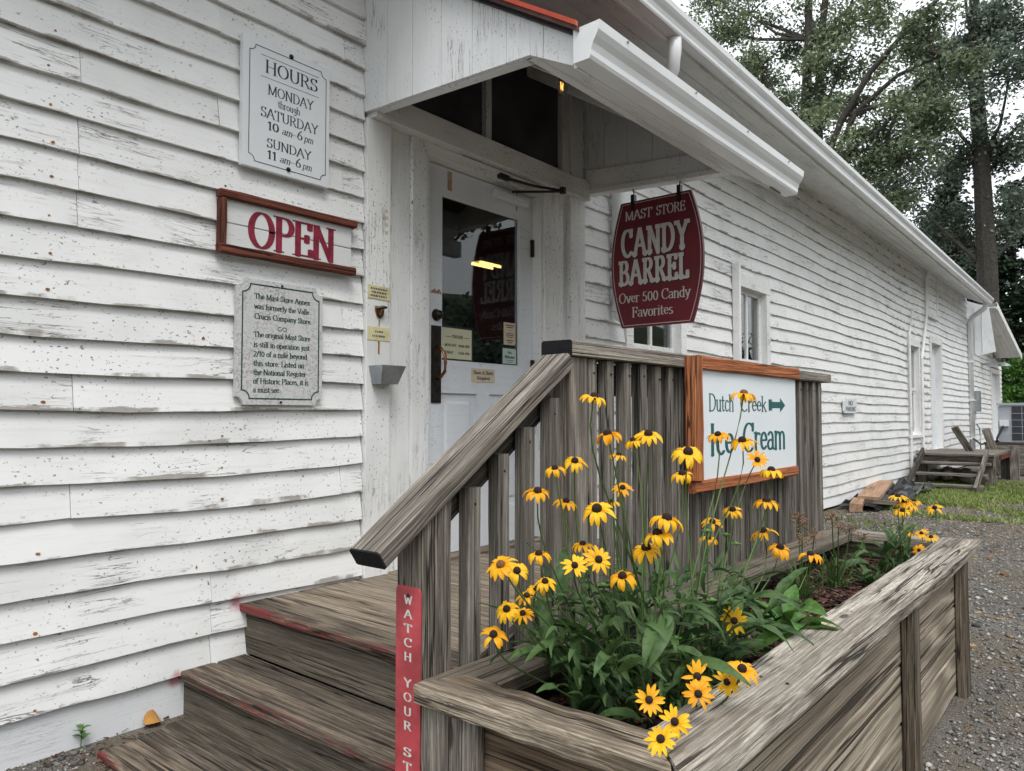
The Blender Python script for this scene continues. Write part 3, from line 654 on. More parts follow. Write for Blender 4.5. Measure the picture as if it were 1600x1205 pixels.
# --- porch canopy
def zt(y): return 3.46 + .63 * y
def zb_(y): return 2.685 + .04 * y if y > -1.07 else 2.642 + (y + 1.07) * .51
cuts = [0, -.19, -.37, -.56, -.75, -.945, -1.14, -1.285]
for xf, nm in ((2.328, 'cheek_board'), (4.262, 'cheek_board')):
    for a, c in zip(cuts[:-1], cuts[1:]):
        a2, c2 = a - .0015, c + .0015; ys = [a2] + ([-1.07] if c2 < -1.07 < a2 else []) + [c2]
        lo = .0 if xf < 3 else .14
        pts = [(y, zb_(y) + (lo if y > -1.06 else 0)) for y in ys] + [(c2, zt(c2)), (a2, zt(a2))]
        o = Vector((xf, a, 2.6))
        # local x up the board so that the grain runs vertically
        m = MB().prism([(z - 2.6, 0, y - a) for y, z in pts], (0, -random.uniform(0, .002), 0), (0, .02, 0))
        link(nm, mk(m.v, m.f), 'canopy', store, frame_m(o, (0, 0, 1), (1, 0, 0)))
def ybeam(name, mat, x0, x1, f0, f1, ya, yb):     # beam running out from the wall, (z0,z1) at each end
    return MB().loft([[(x0, y, a), (x1, y, a), (x1, y, c), (x0, y, c)] for y, (a, c) in ((ya, f0), (yb, f1))]).build(name, mat, store)
ybeam('cheek_trim', 'trimx', 2.35, 2.395, (2.68, 2.72), (2.637, 2.677), -.088, -1.06)
ybeam('sign_beam', 'trimx', 4.245, 4.30, (2.735, 2.87), (2.675, 2.79), -.05, -1.065)
ybeam('sign_beam_ledge', 'trimx', 4.232, 4.31, (2.70, 2.734), (2.645, 2.674), -.05, -1.065)
bb('front_header', store, 'trimx', 2.35, 4.262, -1.072, -1.03, 2.66, 2.78, 'X', 7)
bb('header_lip', store, 'trimx', 2.35, 4.262, -1.09, -1.045, 2.636, 2.659, 'X', 7)
so = MB().loft([[(x, -1.091, 2.637), (x, -1.283, 2.540), (x, -1.283, 2.556), (x, -1.091, 2.653)] for x in (2.349, 3.2, 4.30)]); so.build('canopy_soffit', 'trimx', store)
bb('canopy_fascia', store, 'trimx', 2.329, 4.32, -1.304, -1.286, 2.52, 2.66, 'X', 6)
def yz_loft(name, mat, prof, xa, xb, n=3, smooth=False):
    return MB().loft([[(xa + (xb - xa) * i / n, y, z) for y, z in prof] for i in range(n + 1)]).build(name, mat, store, smooth)
yz_loft('roof_felt', 'black', [(0, zt(0) + .002), (-1.31, zt(-1.31) + .002), (-1.31, zt(-1.31) + .016), (0, zt(0) + .016)], 2.305, 4.33)
yz_loft('canopy_roof', 'dullroof', [(0, zt(0) + .018), (-1.335, zt(-1.335) + .018), (-1.335, zt(-1.335) + .034), (0, zt(0) + .034)], 2.285, 4.35)
for x in (2.285, 2.9, 3.5, 4.1, 4.35): yz_loft('roof_seam', 'redroof' if x < 2.3 else 'dullroof', [(0, zt(0) + .036), (-1.33, zt(-1.33) + .036), (-1.33, zt(-1.33) + .056), (0, zt(0) + .056)], x - .008, x + .008, 1)
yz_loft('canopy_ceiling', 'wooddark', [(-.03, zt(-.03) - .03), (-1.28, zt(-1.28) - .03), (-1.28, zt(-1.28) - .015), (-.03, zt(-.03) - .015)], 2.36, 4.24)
for x in (2.9, 3.6): yz_loft('rafter', 'trimx', [(-.04, zt(-.04) - .12), (-1.03, zt(-1.03) - .12), (-1.03, zt(-1.03) - .031), (-.04, zt(-.04) - .031)], x, x + .04, 1)
cg = yz_loft('canopy_gutter', 'gutter', [(-1.306 + a * 1.02, 2.522 + c * 1.05) for a, c in GP], 2.30, 4.56, 8)
eprof = [(a, c) for a, c in GP[:9]]
for x in (2.298, 4.561):
    MB().prism([(x, -1.306 + a * 1.02, 2.522 + c * 1.05) for a, c in eprof], (-.002, 0, 0), (.002, 0, 0)).build('end_cap', 'gutter', cg)
for x in (2.5, 3.1, 3.7, 4.3): MB().lathe([(.006, 0), (.005, .004), (0, .005)], (x, -1.4265, 2.648), (0, -1, 0), 8).build('gutter_screw', 'steel', cg)
MB().box(4.30, 4.46, -1.318, -1.31, 2.517, 2.5215).build('rust_patch', 'black', cg)
bulb = thing('light_bulb', 'small bare light bulb with glowing filament under the canopy', 'bulb', (3.2, -.6, 2.94))
MB().tube([(3.2, -.6, 3.06), (3.2, -.6, 2.985)], [.022, .018], 10).build('socket', 'black', bulb)
MB().lathe([(.014, .0), (.018, -.012), (.030, -.04), (.032, -.055), (.024, -.078), (.008, -.088), (0, -.089)], (3.2, -.6, 2.985), (0, 0, 1), 16).build('bulb_glass', 'bulb', bulb, True)
MB().tube([(3.19, -.6, 2.97), (3.193, -.6, 2.93), (3.2, -.6, 2.955), (3.207, -.6, 2.93), (3.21, -.6, 2.97)], .003, 5).build('filament', 'filament', bulb)

# --- low wing beyond the eave
MB().prism([(20.4, 0, 3.88), (20.4, -.44, 3.69), (20.4, -.56, 2.64), (20.4, -.2, 2.56), (20.4, 0, 2.7)], (0, 0, 0), (.03, 0, 0)).build('wing_cheek', 'canopy', store)
for y in (-.15, -.3): MB().box(20.385, 20.399, y - .006, y + .006, 2.62, 3.7).build('batten', 'trimz', store)
def wz(x): return 3.70 - .18 * (x - 20.3)
for i in range(6):
    y0, y1 = -.575 + i * .096, -.575 + (i + 1) * .096 - .004
    MB().loft([[(x, y0, wz(x)), (x, y1, wz(x)), (x, y1, wz(x) + .02), (x, y0, wz(x) + .02)] for x in (20.44, 25.3)]).build('wing_soffit_board', 'trimx', store)
MB().loft([[(x, -.60, wz(x) + .021), (x, 9, wz(x) + .021), (x, 9, wz(x) + .1), (x, -.60, wz(x) + .1)] for x in (20.44, 25.4)]).build('wing_roof', 'roof', store)
MB().loft([[(x, -.605, wz(x) - .03), (x, -.578, wz(x) - .03), (x, -.578, wz(x) + .12), (x, -.605, wz(x) + .12)] for x in (20.44, 25.42)]).build('wing_fascia', 'trimx', store)
MB().box(22.3, 22.5, -.5, -.03, 2.45, 2.5).lathe([(.02, .06), (.13, 0), (.14, -.03), (0, -.03)], (22.4, -.5, 2.44), (0, 0, 1), 12).build('wall_lamp', 'steel', store)

# ================================================================== PORCH AND STEPS
porch = thing('wooden_porch', 'weathered grey wooden porch with steps, handrail and balusters before the shop door', 'porch', (2.8, -.8, 0))
DZ = .388
x = 1.69
while x < 4.0:
    w = .138; first = x < 1.7
    bb('deck_board', porch, 'tread' if first else 'deck', x, min(x + w, 4.03), -1.645, -.004, DZ - .034, DZ + random.uniform(-.003, .0), 'Y', 6, .0015, .004); x += w + .005
bb('riser', porch, 'riser', 1.715, 1.745, -1.64, -.006, .18, DZ - .035, 'Y', 6, .002)
bb('tread', porch, 'tread', 1.435, 1.578, -1.66, -.012, .14, .178, 'Y', 7, .002, .006)
bb('tread', porch, 'tread2', 1.584, 1.714, -1.66, -.012, .14, .176, 'Y', 7, .002, .006)
bb('riser', porch, 'riser', 1.458, 1.49, -1.64, -.014, .0, .139, 'Y', 6, .002)
bb('tread', porch, 'tread', 1.085, 1.228, -1.68, -.16, -.03, .024, 'Y', 7, .002, .006)
bb('tread', porch, 'tread2', 1.235, 1.34, -1.68, -.13, -.03, .021, 'Y', 7, .002, .006)
bb('tread', porch, 'tread2', 1.347, 1.457, -1.68, -.10, -.03, .017, 'Y', 7, .002, .006)
bb('rim_joist', porch, 'wooddark', 1.75, 4.03, -1.685, -1.647, .20, .385, 'X', 4)
FY0, FY1 = -1.698, -1.660
bb('post', porch, 'wood', 1.15, 1.242, -1.698, -1.61, 0, .985, 'Z', 8, .0015, .005)
bb('post', porch, 'wood', 1.715, 1.805, -1.699, -1.612, 0, 1.344, 'Z', 8, .0015, .005)
slope = .672
def hz(x): return .918 + (x - 1.05) * slope      # handrail top
Lh = (1.715 - 1.032) * math.sqrt(1 + slope ** 2)
board('handrail', porch, 'woodtop', (1.032, -1.712, hz(1.032) - .050), (1, 0, slope), (0, 1, 0), Lh, .096, .044, 9, .0015, .004)
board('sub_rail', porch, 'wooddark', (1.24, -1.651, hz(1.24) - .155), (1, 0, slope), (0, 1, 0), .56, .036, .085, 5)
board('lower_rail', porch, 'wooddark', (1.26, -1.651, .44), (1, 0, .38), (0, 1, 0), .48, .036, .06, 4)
for x in (1.30, 1.408, 1.512, 1.622):
    bb('baluster', porch, 'baluster', x, x + .042, FY0, FY1, .12, hz(x) - .072 - random.uniform(0, .01), 'Z', 7, .0012, .003)
    MB().lathe([(.0035, -.004), (.0035, .001), (0, .0015)], (x + .02, FY0 - .0005, hz(x) - .12), (0, -1, 0), 6).build('nail_head', 'black', porch)
x = 1.815
while x < 4.0:
    bb('baluster', porch, 'baluster', x, x + .040, FY0 + random.uniform(0, .004), FY1, .30, 1.343, 'Z', 7, .0012, .003)
    MB().lathe([(.0035, -.004), (.0035, .001), (0, .0015)], (x + .02 + random.uniform(-.006, .006), FY0 - .0005, 1.305 + random.uniform(-.01, .01)), (0, -1, 0), 6).build('nail_head', 'black', porch); x += .0998 + random.uniform(-.004, .004)
bb('top_rail', porch, 'woodtop', 1.702, 4.055, -1.712, -1.605, 1.345, 1.392, 'X', 9, .0015, .005)
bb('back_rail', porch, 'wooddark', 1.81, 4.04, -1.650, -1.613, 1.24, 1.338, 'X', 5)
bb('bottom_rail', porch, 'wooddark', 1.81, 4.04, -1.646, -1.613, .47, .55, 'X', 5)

# red strip sign on the post
rs = thing('watch_your_step_sign', 'narrow vertical red metal strip sign reading WATCH YOUR STEP on the stair post', 'sign', Mx=Matrix.Translation((1.1495, -1.654, .17)) @ LEFTROT)
pts = [(-.0405, 0), (.0405, 0), (.0405, .612)] + [(.0405 - .012 + .012 * math.cos(R(t)), .612 + .012 * math.sin(R(t))) for t in (30, 60, 90)] + [(-.0405 + .012 + .012 * math.cos(R(t)), .612 + .012 * math.sin(R(t))) for t in (90, 120, 150, 180)]
prism_obj('plate', pts, .0, .003, 'redmetal', rs, WM[rs])
pol = []; zz = .585
for c in 'WATCH YOUR STEP':
    if c == ' ': zz -= .026; continue
    pol += [text_polys(c, -.013, .013, zz, .019, (.09, .05), (0, 0))]; zz -= .0315
polys_obj('lettering', pol, .0034, 'cream', rs, WM[rs])
polys_obj('screw_hole', [[(.005 * math.cos(R(t)), .604 + .005 * math.sin(R(t))) for t in range(0, 360, 30)]], .0036, 'black', rs, WM[rs])

# ================================================================== SIGNS ON THE WALL
def notched(x0, x1, y0, y1, r, n=6):
    o = []
    for cx, cy, a in ((x0, y0, 90), (x1, y0, 180), (x1, y1, 270), (x0, y1, 0)):
        o += [(cx + r * math.cos(R(a - 90 * i / n)), cy + r * math.sin(R(a - 90 * i / n))) for i in range(n + 1)]
    return o
hs_ = thing('hours_sign', 'white HOURS sign board on the clapboards, highest of the three wall signs', 'sign', Mx=Matrix.Translation((1.648, -.034, 2.236)) @ WALLROT)
HM = WM[hs_]; W, Hh = .444, .568
b = board_mesh(W, Hh, .022, 2, 0, .003); link('sign_board', mk(b.v, b.f), 'signwhite', hs_, HM)
polys_obj('border', line_polys(notched(.032, W - .02, .03, Hh - .03, .028), .0035), .0226, 'ink', hs_, HM)
for q in [rect(.085, W - .06, Hh * (1 - .112), Hh * (1 - .108)), rect(.085, W - .06, Hh * (1 - .278), Hh * (1 - .274))]: polys_obj('rule', [q], .0226, 'ink', hs_, HM)
pol = []
T = lambda s, a, c, fb, ft, **k: text_polys(s, W * a, W * c, Hh * (1 - fb), Hh * (fb - ft), **k)
pol += [T('HOURS', .235, .85, .238, .135) , T('MONDAY', .27, .80, .40, .322) , T('through', .385, .64, .478, .42) , T('SATURDAY', .195, .86, .586, .508)]
pol += [T('10', .27, .40, .676, .604, nib=(.07, .028)) , T('am', .43, .55, .676, .62, slant=.2) , T('-', .55, .60, .676, .61) , T('6', .605, .675, .676, .60) , T('pm', .69, .80, .676, .62, slant=.2)]
pol += [T('SUNDAY', .265, .78, .812, .74) , T('11', .27, .38, .90, .828, nib=(.07, .028)) , T('am', .41, .53, .90, .845, slant=.2) , T('-', .53, .585, .90, .835) , T('6', .59, .66, .90, .825) , T('pm', .675, .785, .90, .845, slant=.2)]
polys_obj('lettering', pol, .0226, 'ink', hs_, HM)
for fx, fy in ((.53, .965), (.51, .06)): MB().lathe([(.011, 0), (.011, .004), (.006, .010), (0, .011)], (W * fx, Hh * fy, .022), (0, 0, 1), 8).build('bolt', 'bronze', hs_, False, HM)

op = thing('open_sign', 'long white OPEN sign with red lettering in a chipped red-brown frame', 'sign', Mx=Matrix.Translation((1.553, -.03, 1.848)) @ WALLROT)
OM = WM[op]; W, Hh = .685, .262
for a, c in ((.03, .128), (.131, .232)):
    b = board_mesh(W - .03, c - a, .02, 5, .0008, .003); link('panel_board', mk(b.v, b.f), 'openpanel', op, OM @ Matrix.Translation((.022, a, .0)))
for nm, x, y, L, Wd in (('frame_rail', .0, Hh - .034, W + .008, .034), ('frame_rail', .0, 0, W, .034)):
    b = board_mesh(L, Wd, .046, 8, .0018, .005, .004); link(nm, mk(b.v, b.f), 'redwood', op, OM @ Matrix.Translation((x, y, 0)))
b = board_mesh(Hh - .072, .026, .044, 5, .0015, .004); link('frame_stile', mk(b.v, b.f), 'redwood', op, OM @ Matrix.Translation((.026, .036, 0)) @ Matrix.Rotation(R(90), 4, 'Z'))
polys_obj('lettering', text_polys('OPEN', .135, .58, .046, .158, nib=(.10, .03), serif=(.17, .04)), .0212, 'maroon_ink', op, OM)

pq = thing('history_plaque', 'mildewed grey plaque with notched corners and dark text, lowest of the wall signs', 'plaque', Mx=Matrix.Translation((1.638, -.034, 1.222)) @ WALLROT)
PM = WM[pq]; W, Hh = .428, .536
prism_obj('plaque_board', notched(0, W, 0, Hh, .035), 0, .02, 'plaque', pq, PM)
polys_obj('border', line_polys(notched(.026, W - .02, .026, Hh - .022, .036), .006), .0206, 'ink_green', pq, PM)
pol = []
for s, a, c, fb in (('The Mast Store Annex', .185, .84, .155), ('was formerly the Valle', .185, .83, .235), ('Crucis Company Store.', .19, .86, .315), ('The original Mast Store', .185, .845, .46), ('is still in operation just', .185, .84, .54), ('2/10 of a mile beyond', .185, .81, .615), ('this store. Listed on', .185, .775, .69), ('the National Register', .185, .80, .762), ('of Historic Places, it is', .185, .83, .832), ('a must see.', .185, .49, .902)):
    pol.append(text_polys(s, W * a, W * c, Hh * (1 - fb), .024, (.085, .04), (.12, .05)))
pol.append(line_polys(arc(W * .48, Hh * .62, .010, .008, 60, 360, 10), .003, False) + line_polys(arc(W * .535, Hh * .62, .010, .008, -120, 180, 10), .003, False))
polys_obj('lettering', pol, .0208, 'ink_green', pq, PM)
for fy in (.975, .022): MB().lathe([(.006, 0), (.005, .004), (0, .005)], (W * .5, Hh * fy, .02), (0, 0, 1), 8).build('screw', 'black', pq, False, PM)

# --- small things on the door trim
def card(name, label, cat, x0, x1, z0, z1, y, mat, lines, ink='ink', th=.0025, group=None, backing=None, tilt=0.):
    t = thing(name, label, cat, Mx=Matrix.Translation((x0, y, z0)) @ WALLROT @ Matrix.Rotation(tilt, 4, 'Z'), group=group); m = WM[t]; w, h = x1 - x0, z1 - z0
    if backing: MB().box(-backing, w + backing * 1.3, -backing, h + backing, -.003, -.0008).build('backing', 'greenback', t, False, m)
    MB().box(0, w, 0, h, -.0006, th).build('card', mat, t, False, m)
    pol = []
    for L in lines:
        if len(L) == 4 and not isinstance(L[0], str): pol.append(rect(w * L[0], w * L[1], h * L[2], h * L[3]))
        else:
            s, a, c, bz, cp = L; pol += text_polys(s, w * a, w * c, h * bz, h * cp, (.09, .045), (.1, .06))
    polys_obj('print', pol, th + .0004, ink, t, m); return t
bars = lambda rows: [(a + i * .075, a + i * .075 + random.uniform(.035, .062), z, z + hh) for a, n, z, hh in rows for i in range(n)]
card('notice_plate', 'small pale yellow plate with three dark lines on the door trim, above the bottle opener', 'plate', 2.335, 2.478, 1.755, 1.822, -.0465, 'brass', bars([(.12, 10, .68, .14), (.16, 9, .42, .14), (.12, 10, .16, .14)]), tilt=R(-1))
card('notice_plate', 'small pale yellow plate with two dark lines on the door trim, below the bottle opener', 'plate', 2.336, 2.478, 1.548, 1.615, -.0465, 'brass', bars([(.33, 5, .58, .14), (.2, 8, .25, .14)]))
bo = thing('bottle_opener', 'rusty cast iron bottle opener screwed to the white door trim', 'bottle opener', (2.41, -.047, 1.69))
MB().prism([(2.41 + x, 0, 1.69 + z) for x, z in ((-.028, .03), (.028, .03), (.03, .012), (.018, -.022), (0, -.034), (-.018, -.022), (-.03, .012))], (0, -.050, 0), (0, -.046, 0)).build('back_plate', 'rust', bo)
MB().tube([(2.385, -.055, 1.705), (2.41, -.075, 1.712), (2.437, -.07, 1.714)], [.008, .010, .006], 7).tube([(2.39, -.054, 1.70), (2.395, -.056, 1.675), (2.41, -.057, 1.664), (2.425, -.056, 1.675), (2.43, -.054, 1.70)], .005, 6).build('opener_hook', 'black', bo)
for z in (1.705, 1.673): MB().lathe([(.005, 0), (.004, .004), (0, .005)], (2.41, -.0505, z), (0, -1, 0), 8).build('screw', 'rust', bo)
MB().box(2.403, 2.413, -.0478, -.0465, 1.48, 1.545).box(2.406, 2.412, -.0477, -.0465, 1.618, 1.652).build('rust_run', 'rust', bo)
cc = thing('cap_catcher', 'grey galvanised metal bottle cap bin mounted on the white door trim', 'bin', (2.42, -.05, 1.33))
MB().loft([[(2.365, -.047, 1.33), (2.475, -.047, 1.33), (2.475, -.115, 1.33), (2.365, -.115, 1.33)], [(2.345, -.047, 1.42), (2.497, -.047, 1.42), (2.497, -.15, 1.42), (2.345, -.15, 1.42)]]).build('bin_body', 'steel', cc)
MB().box(2.352, 2.49, -.143, -.054, 1.4202, 1.421).build('bin_opening', 'black', cc)
ad_ = MB()
for i, (x, z) in enumerate([(2.445, 2.20), (2.447, 2.165), (2.446, 2.13), (2.445, 2.09), (2.375, 2.175), (2.373, 2.135), (2.374, 2.10)]): ad_.box(x, x + (.016 if i < 4 else .010), -.0472, -.0464, z, z + (.016 if i < 4 else .008))
tag(ad_.build('adhesive_marks', 'brass'), 'yellowed squares of old adhesive on the door trim beside the OPEN sign', 'marks')

# --- notices on the door
YD = .0665
card('store_hours_notice', 'pale green store hours notice inside the lower left of the door glass', 'notice', 2.956, 3.205, 1.50, 1.675, YD, 'paper', [('STORE HOURS', .33, .70, .68, .10), (.12, .3, .71, .725), (.73, .92, .71, .725), ('MON-SAT', .1, .48, .40, .09), ('10AM-6PM', .55, .92, .40, .09), ('SUNDAY', .1, .38, .16, .09), ('11AM-6PM', .55, .92, .16, .09)], 'ink_green', backing=.012)
card('pets_notice', 'small pale green Pets Welcome sticker in the lower right corner of the door glass', 'sticker', 3.49, 3.618, 1.497, 1.592, YD, 'papergreen', [('Pets', .33, .66, .64, .2), ('Welcome', .13, .87, .36, .2), (.25, .78, .22, .25), (.3, .7, .1, .13)], 'ink_green', backing=.008)
card('policy_notice', 'small tan notice with dark print above the Pets Welcome sticker', 'sticker', 3.50, 3.612, 1.615, 1.755, YD, 'paper2', [(.1, .9, .86, .9), (.2, .8, .77, .81), (.42, .58, .64, .66), (.2, .8, .5, .53), (.15, .85, .42, .45), (.25, .75, .34, .37), (.2, .8, .18, .22), (.3, .7, .09, .12)], 'ink')
card('shoes_notice', 'tan Shoes and Shirts Required label on the white door rail below the glass', 'sticker', 3.19, 3.392, 1.372, 1.452, .0492, 'paper2', [('Shoes & Shirts', .06, .94, .58, .26), ('Required', .22, .78, .18, .26)], 'ink')

# ================================================================== HANGING SIGN
hg = thing('hanging_sign', 'maroon barrel-shaped MAST STORE CANDY BARREL sign hanging from the canopy', 'sign', Mx=Matrix.Translation((4.275, -.573, 1.755)) @ LEFTROT)
GM = WM[hg]
def barrel(inset=0.):
    p = []; N = 14
    def half(t): return .222 + (.332 - .222) * math.sin(math.pi * (.08 + .84 * t)) ** .9 - inset
    for i in range(N + 1): t = i / N; p.append((half(t), inset + t * (.838 - 2 * inset)))
    return p + [(-x, y) for x, y in p[::-1]]
prism_obj('sign_panel', barrel(), -.012, .012, 'maroon', hg, GM)
BACK = GM @ Matrix.Rotation(R(180), 4, 'Y')
for MM in (GM, BACK):
    polys_obj('border', line_polys(barrel(.014), .004), .0126, 'cream', hg, MM)
    pol = [text_polys('MAST', -.222, -.02, .715, .063, (.07, .03), (.12, .04)), text_polys('STORE', .01, .215, .715, .063, (.07, .03), (.12, .04))]
    pol += [text_polys('Over 500 Candy', -.275, .245, .165, .068), text_polys('Favorites', -.175, .125, .066, .068)]
    polys_obj('lettering', pol, .0128, 'cream', hg, MM)
    SL = dict(nib=(.115, .06), serif=(.17, .15), track=.10)
    for s, a, c, bz, cp in (('CANDY', -.252, .245, .472, .185), ('BARREL', -.27, .242, .285, .165)):
        polys_obj('letter_shadow', [[(px + .006, py - .006) for px, py in q] for q in text_polys(s, a, c, bz, cp, **SL)], .0126, 'brownshade', hg, MM)
        polys_obj('big_lettering', text_polys(s, a, c, bz, cp, **SL), .0134, 'cream', hg, MM)
for dx in (-.165, .17):
    MB().box(dx - .013, dx + .013, .775, .885, -.016, .016).build('strap', 'black', hg, False, GM)
    MB().tube([(dx, .88, 0), (dx + .006, .90, .004), (dx - .004, .92, 0), (dx + .004, .94, .004), (dx, .97, 0), (dx, 1.0, 0)], .004, 6).tube([(dx + .012 * math.cos(R(t)), .985 + .014 * math.sin(R(t)), .002) for t in range(0, 361, 40)], .003, 5).build('hook', 'black', hg, False, GM)

# ================================================================== ICE CREAM SIGN ON THE RAIL
ic = thing('ice_cream_sign', 'white Dutch Creek Ice Cream sign in an orange wooden frame on the railing', 'sign', Mx=Matrix.Translation((2.385, -1.7125, .905)) @ WALLROT)
CM = WM[ic]
b = board_mesh(.99, .42, .02, 2, 0, .002); link('sign_panel', mk(b.v, b.f), 'ice_panel', ic, CM @ Matrix.Translation((.075, .03, 0)))
for nm, x, y, L, Wd, rot in (('frame_rail', .055, .436, 1.03, .05, 0), ('frame_rail', .012, .0, 1.035, .042, 0)):
    b = board_mesh(L, Wd, .034, 8, .0018, .005, .006); link(nm, mk(b.v, b.f), 'orange', ic, CM @ Matrix.Translation((x, y, .002)))
b = board_mesh(.44, .06, .045, 6, .0018, .005, .004); link('frame_stile', mk(b.v, b.f), 'orange', ic, CM @ Matrix.Translation((.062, .044, -.002)) @ Matrix.Rotation(R(90), 4, 'Z'))
pol = [text_polys('Dutch', .15, .375, .287, .066, (.06, .03), (.09, .04)), text_polys('Creek', .435, .71, .287, .066, (.06, .03), (.09, .04))]
pol += [text_polys(q_, a_, c_, .125, .118, (.075, .035), (.09, .04)) for q_, a_, c_ in (('I', .15, .211), ('c', .211, .289), ('e', .289, .37))] + [text_polys('Cream', .455, .93, .125, .118, (.075, .035), (.09, .04))]
polys_obj('arrow', [rect(.735, .765, .292, .34), rect(.768, .775, .292, .34), rect(.765, .87, .303, .330), [(.868, .285), (.932, .316), (.868, .348)]], .0206, 'teal', ic, CM)
polys_obj('lettering', pol, .0206, 'teal', ic, CM)

# ================================================================== NO PARKING SIGN
npk = thing('no_parking_sign', 'tiny white NO PARKING sign on the far clapboard wall', 'sign', Mx=Matrix.Translation((10.2, -.034, 1.20)) @ WALLROT)
prism_obj('plate', notched(0, .60, 0, .19, .03), 0, .02, 'signwhite', npk, WM[npk])
polys_obj('lettering', [text_polys('NO', .2, .4, .105, .06, (.09, .06), (0, 0)), text_polys('PARKING', .07, .53, .025, .06, (.09, .06), (0, 0))], .0206, 'ink', npk, WM[npk])

# ================================================================== PLANTER
pl = thing('planter_box', 'long weathered wooden planter box along the porch railing', 'planter', (2.56, -2.03, 0))
ZT = .603
board('cap_board', pl, 'cap', (1.075, -2.372, ZT - .046), (1, 0, 0), (0, 1, 0), 2.95, .16, .046, 18, .0025, .006, .002, (1.02, 0, 0, 0))
board('cap_board', pl, 'riser', (1.245, -1.842, ZT - .046), (1, 0, 0), (0, 1, 0), 2.775, .14, .042, 12, .002, .005, .002, (-.82, 0, 0, 0))
board('cap_board', pl, 'capedge', (1.118, -2.318, ZT - .05), (0, 1, 0), (0, 0, 1), .612, .048, .112, 12, .003, .007, .002, (0, .92, 0, -.98))
bb('cap_board', pl, 'cap', 3.89, 4.018, -2.209, -1.845, ZT - .047, ZT - .003, 'Y', 6, .002, .005)
for z0, z1 in ((.012, .182), (.192, .368), (.378, .553)):
    bb('side_plank', pl, 'plank', 1.20, 2.70, -2.322, -2.285, z0, z1, 'X', 7, .0015, .004)
    bb('side_plank', pl, 'plank', 2.703, 3.93, -2.322, -2.285, z0, z1, 'X', 7, .0015, .004)
    bb('side_plank', pl, 'plankbrown', 1.168, 1.198, -2.32, -1.71, z0, z1, 'Y', 5, .0015, .004)
    bb('side_plank', pl, 'plank', 3.932, 3.962, -2.32, -1.71, z0, z1, 'Y', 4)
    bb('side_plank', pl, 'wooddark', 1.20, 3.93, -1.748, -1.712, z0, z1, 'X', 5)
for x in (2.66, 3.62): bb('corner_post', pl, 'postwood', x, x + .088, -2.364, -2.324, .0, ZT - .048, 'Z', 5, .0015, .004)
bb('corner_post', pl, 'wood', 1.21, 1.298, -2.364, -2.324, .0, ZT - .048, 'Z', 5, .0015, .004)
for y in (-1.785, -1.87): bb('corner_post', pl, 'wood', 1.136, 1.166, y, y + .078, .0, ZT - .05, 'Z', 6, .003, .004)
for x in (1.6, 2.3, 2.7, 3.3, 3.66):
    for y in (-2.33, -2.27): MB().lathe([(.0042, -.006), (.0042, .0008), (0, .001)], (x + random.uniform(-.03, .03), y, ZT), (0, 0, 1), 7).build('screw_head', 'black', pl)
# soil and mulch
nx, ny = 60, 14; v = []; f = []
for i in range(nx + 1):
    for j in range(ny + 1):
        x = 1.2 + 2.73 * i / nx; y = -2.284 + .535 * j / ny
        v.append((x, y, .455 + .012 * math.sin(x * 7 + y * 5) + .008 * math.sin(x * 19 - y * 13) + random.uniform(-.004, .004)))
for i in range(nx):
    for j in range(ny): a = i * (ny + 1) + j; f.append((a, a + ny + 1, a + ny + 2, a + 1))
tag(link('soil', mk(v, f), 'soil', pl), kind='stuff')
def chips(n, x0, x1, y0, y1, z0, z1, lmin, lmax, wfac):
    c = np.stack([rng.uniform(x0, x1, n), rng.uniform(y0, y1, n), rng.uniform(z0, z1, n)], 1)
    a = rng.uniform(0, np.pi, n); p = rng.normal(0, .22, n); L = rng.uniform(lmin, lmax, n)
    ex = np.stack([np.cos(a) * np.cos(p), np.sin(a) * np.cos(p), np.sin(p)], 1); ey = np.stack([-np.sin(a), np.cos(a), np.zeros(n)], 1); ez = np.cross(ex, ey)
    W = L * rng.uniform(*wfac, n); Tn = W * rng.uniform(.25, .6, n)
    cs = [(-1, -1, -1), (1, -.6, -1), (1, .6, -1), (-1, 1, -1), (-.9, -.8, 1), (.8, -.5, 1), (.9, .5, 1), (-.8, .8, 1)]
    V = np.stack([c + ex * (q[0] * L / 2)[:, None] + ey * (q[1] * W / 2)[:, None] + ez * (q[2] * Tn / 2)[:, None] for q in np.array(cs)[:, :, None] * np.ones(n)], 1)
    F = np.array([(0, 3, 2, 1), (4, 5, 6, 7), (0, 1, 5, 4), (1, 2, 6, 5), (2, 3, 7, 6), (3, 0, 4, 7)])
    return npmesh(V.reshape(-1, 3), (np.arange(n)[:, None, None] * 8 + F[None]).reshape(-1, 4))
tag(link('mulch', chips(9000, 1.21, 3.92, -2.28, -1.755, .452, .486, .012, .055, (.14, .35)), 'mulch', pl), 'dark red-brown bark mulch', kind='stuff')

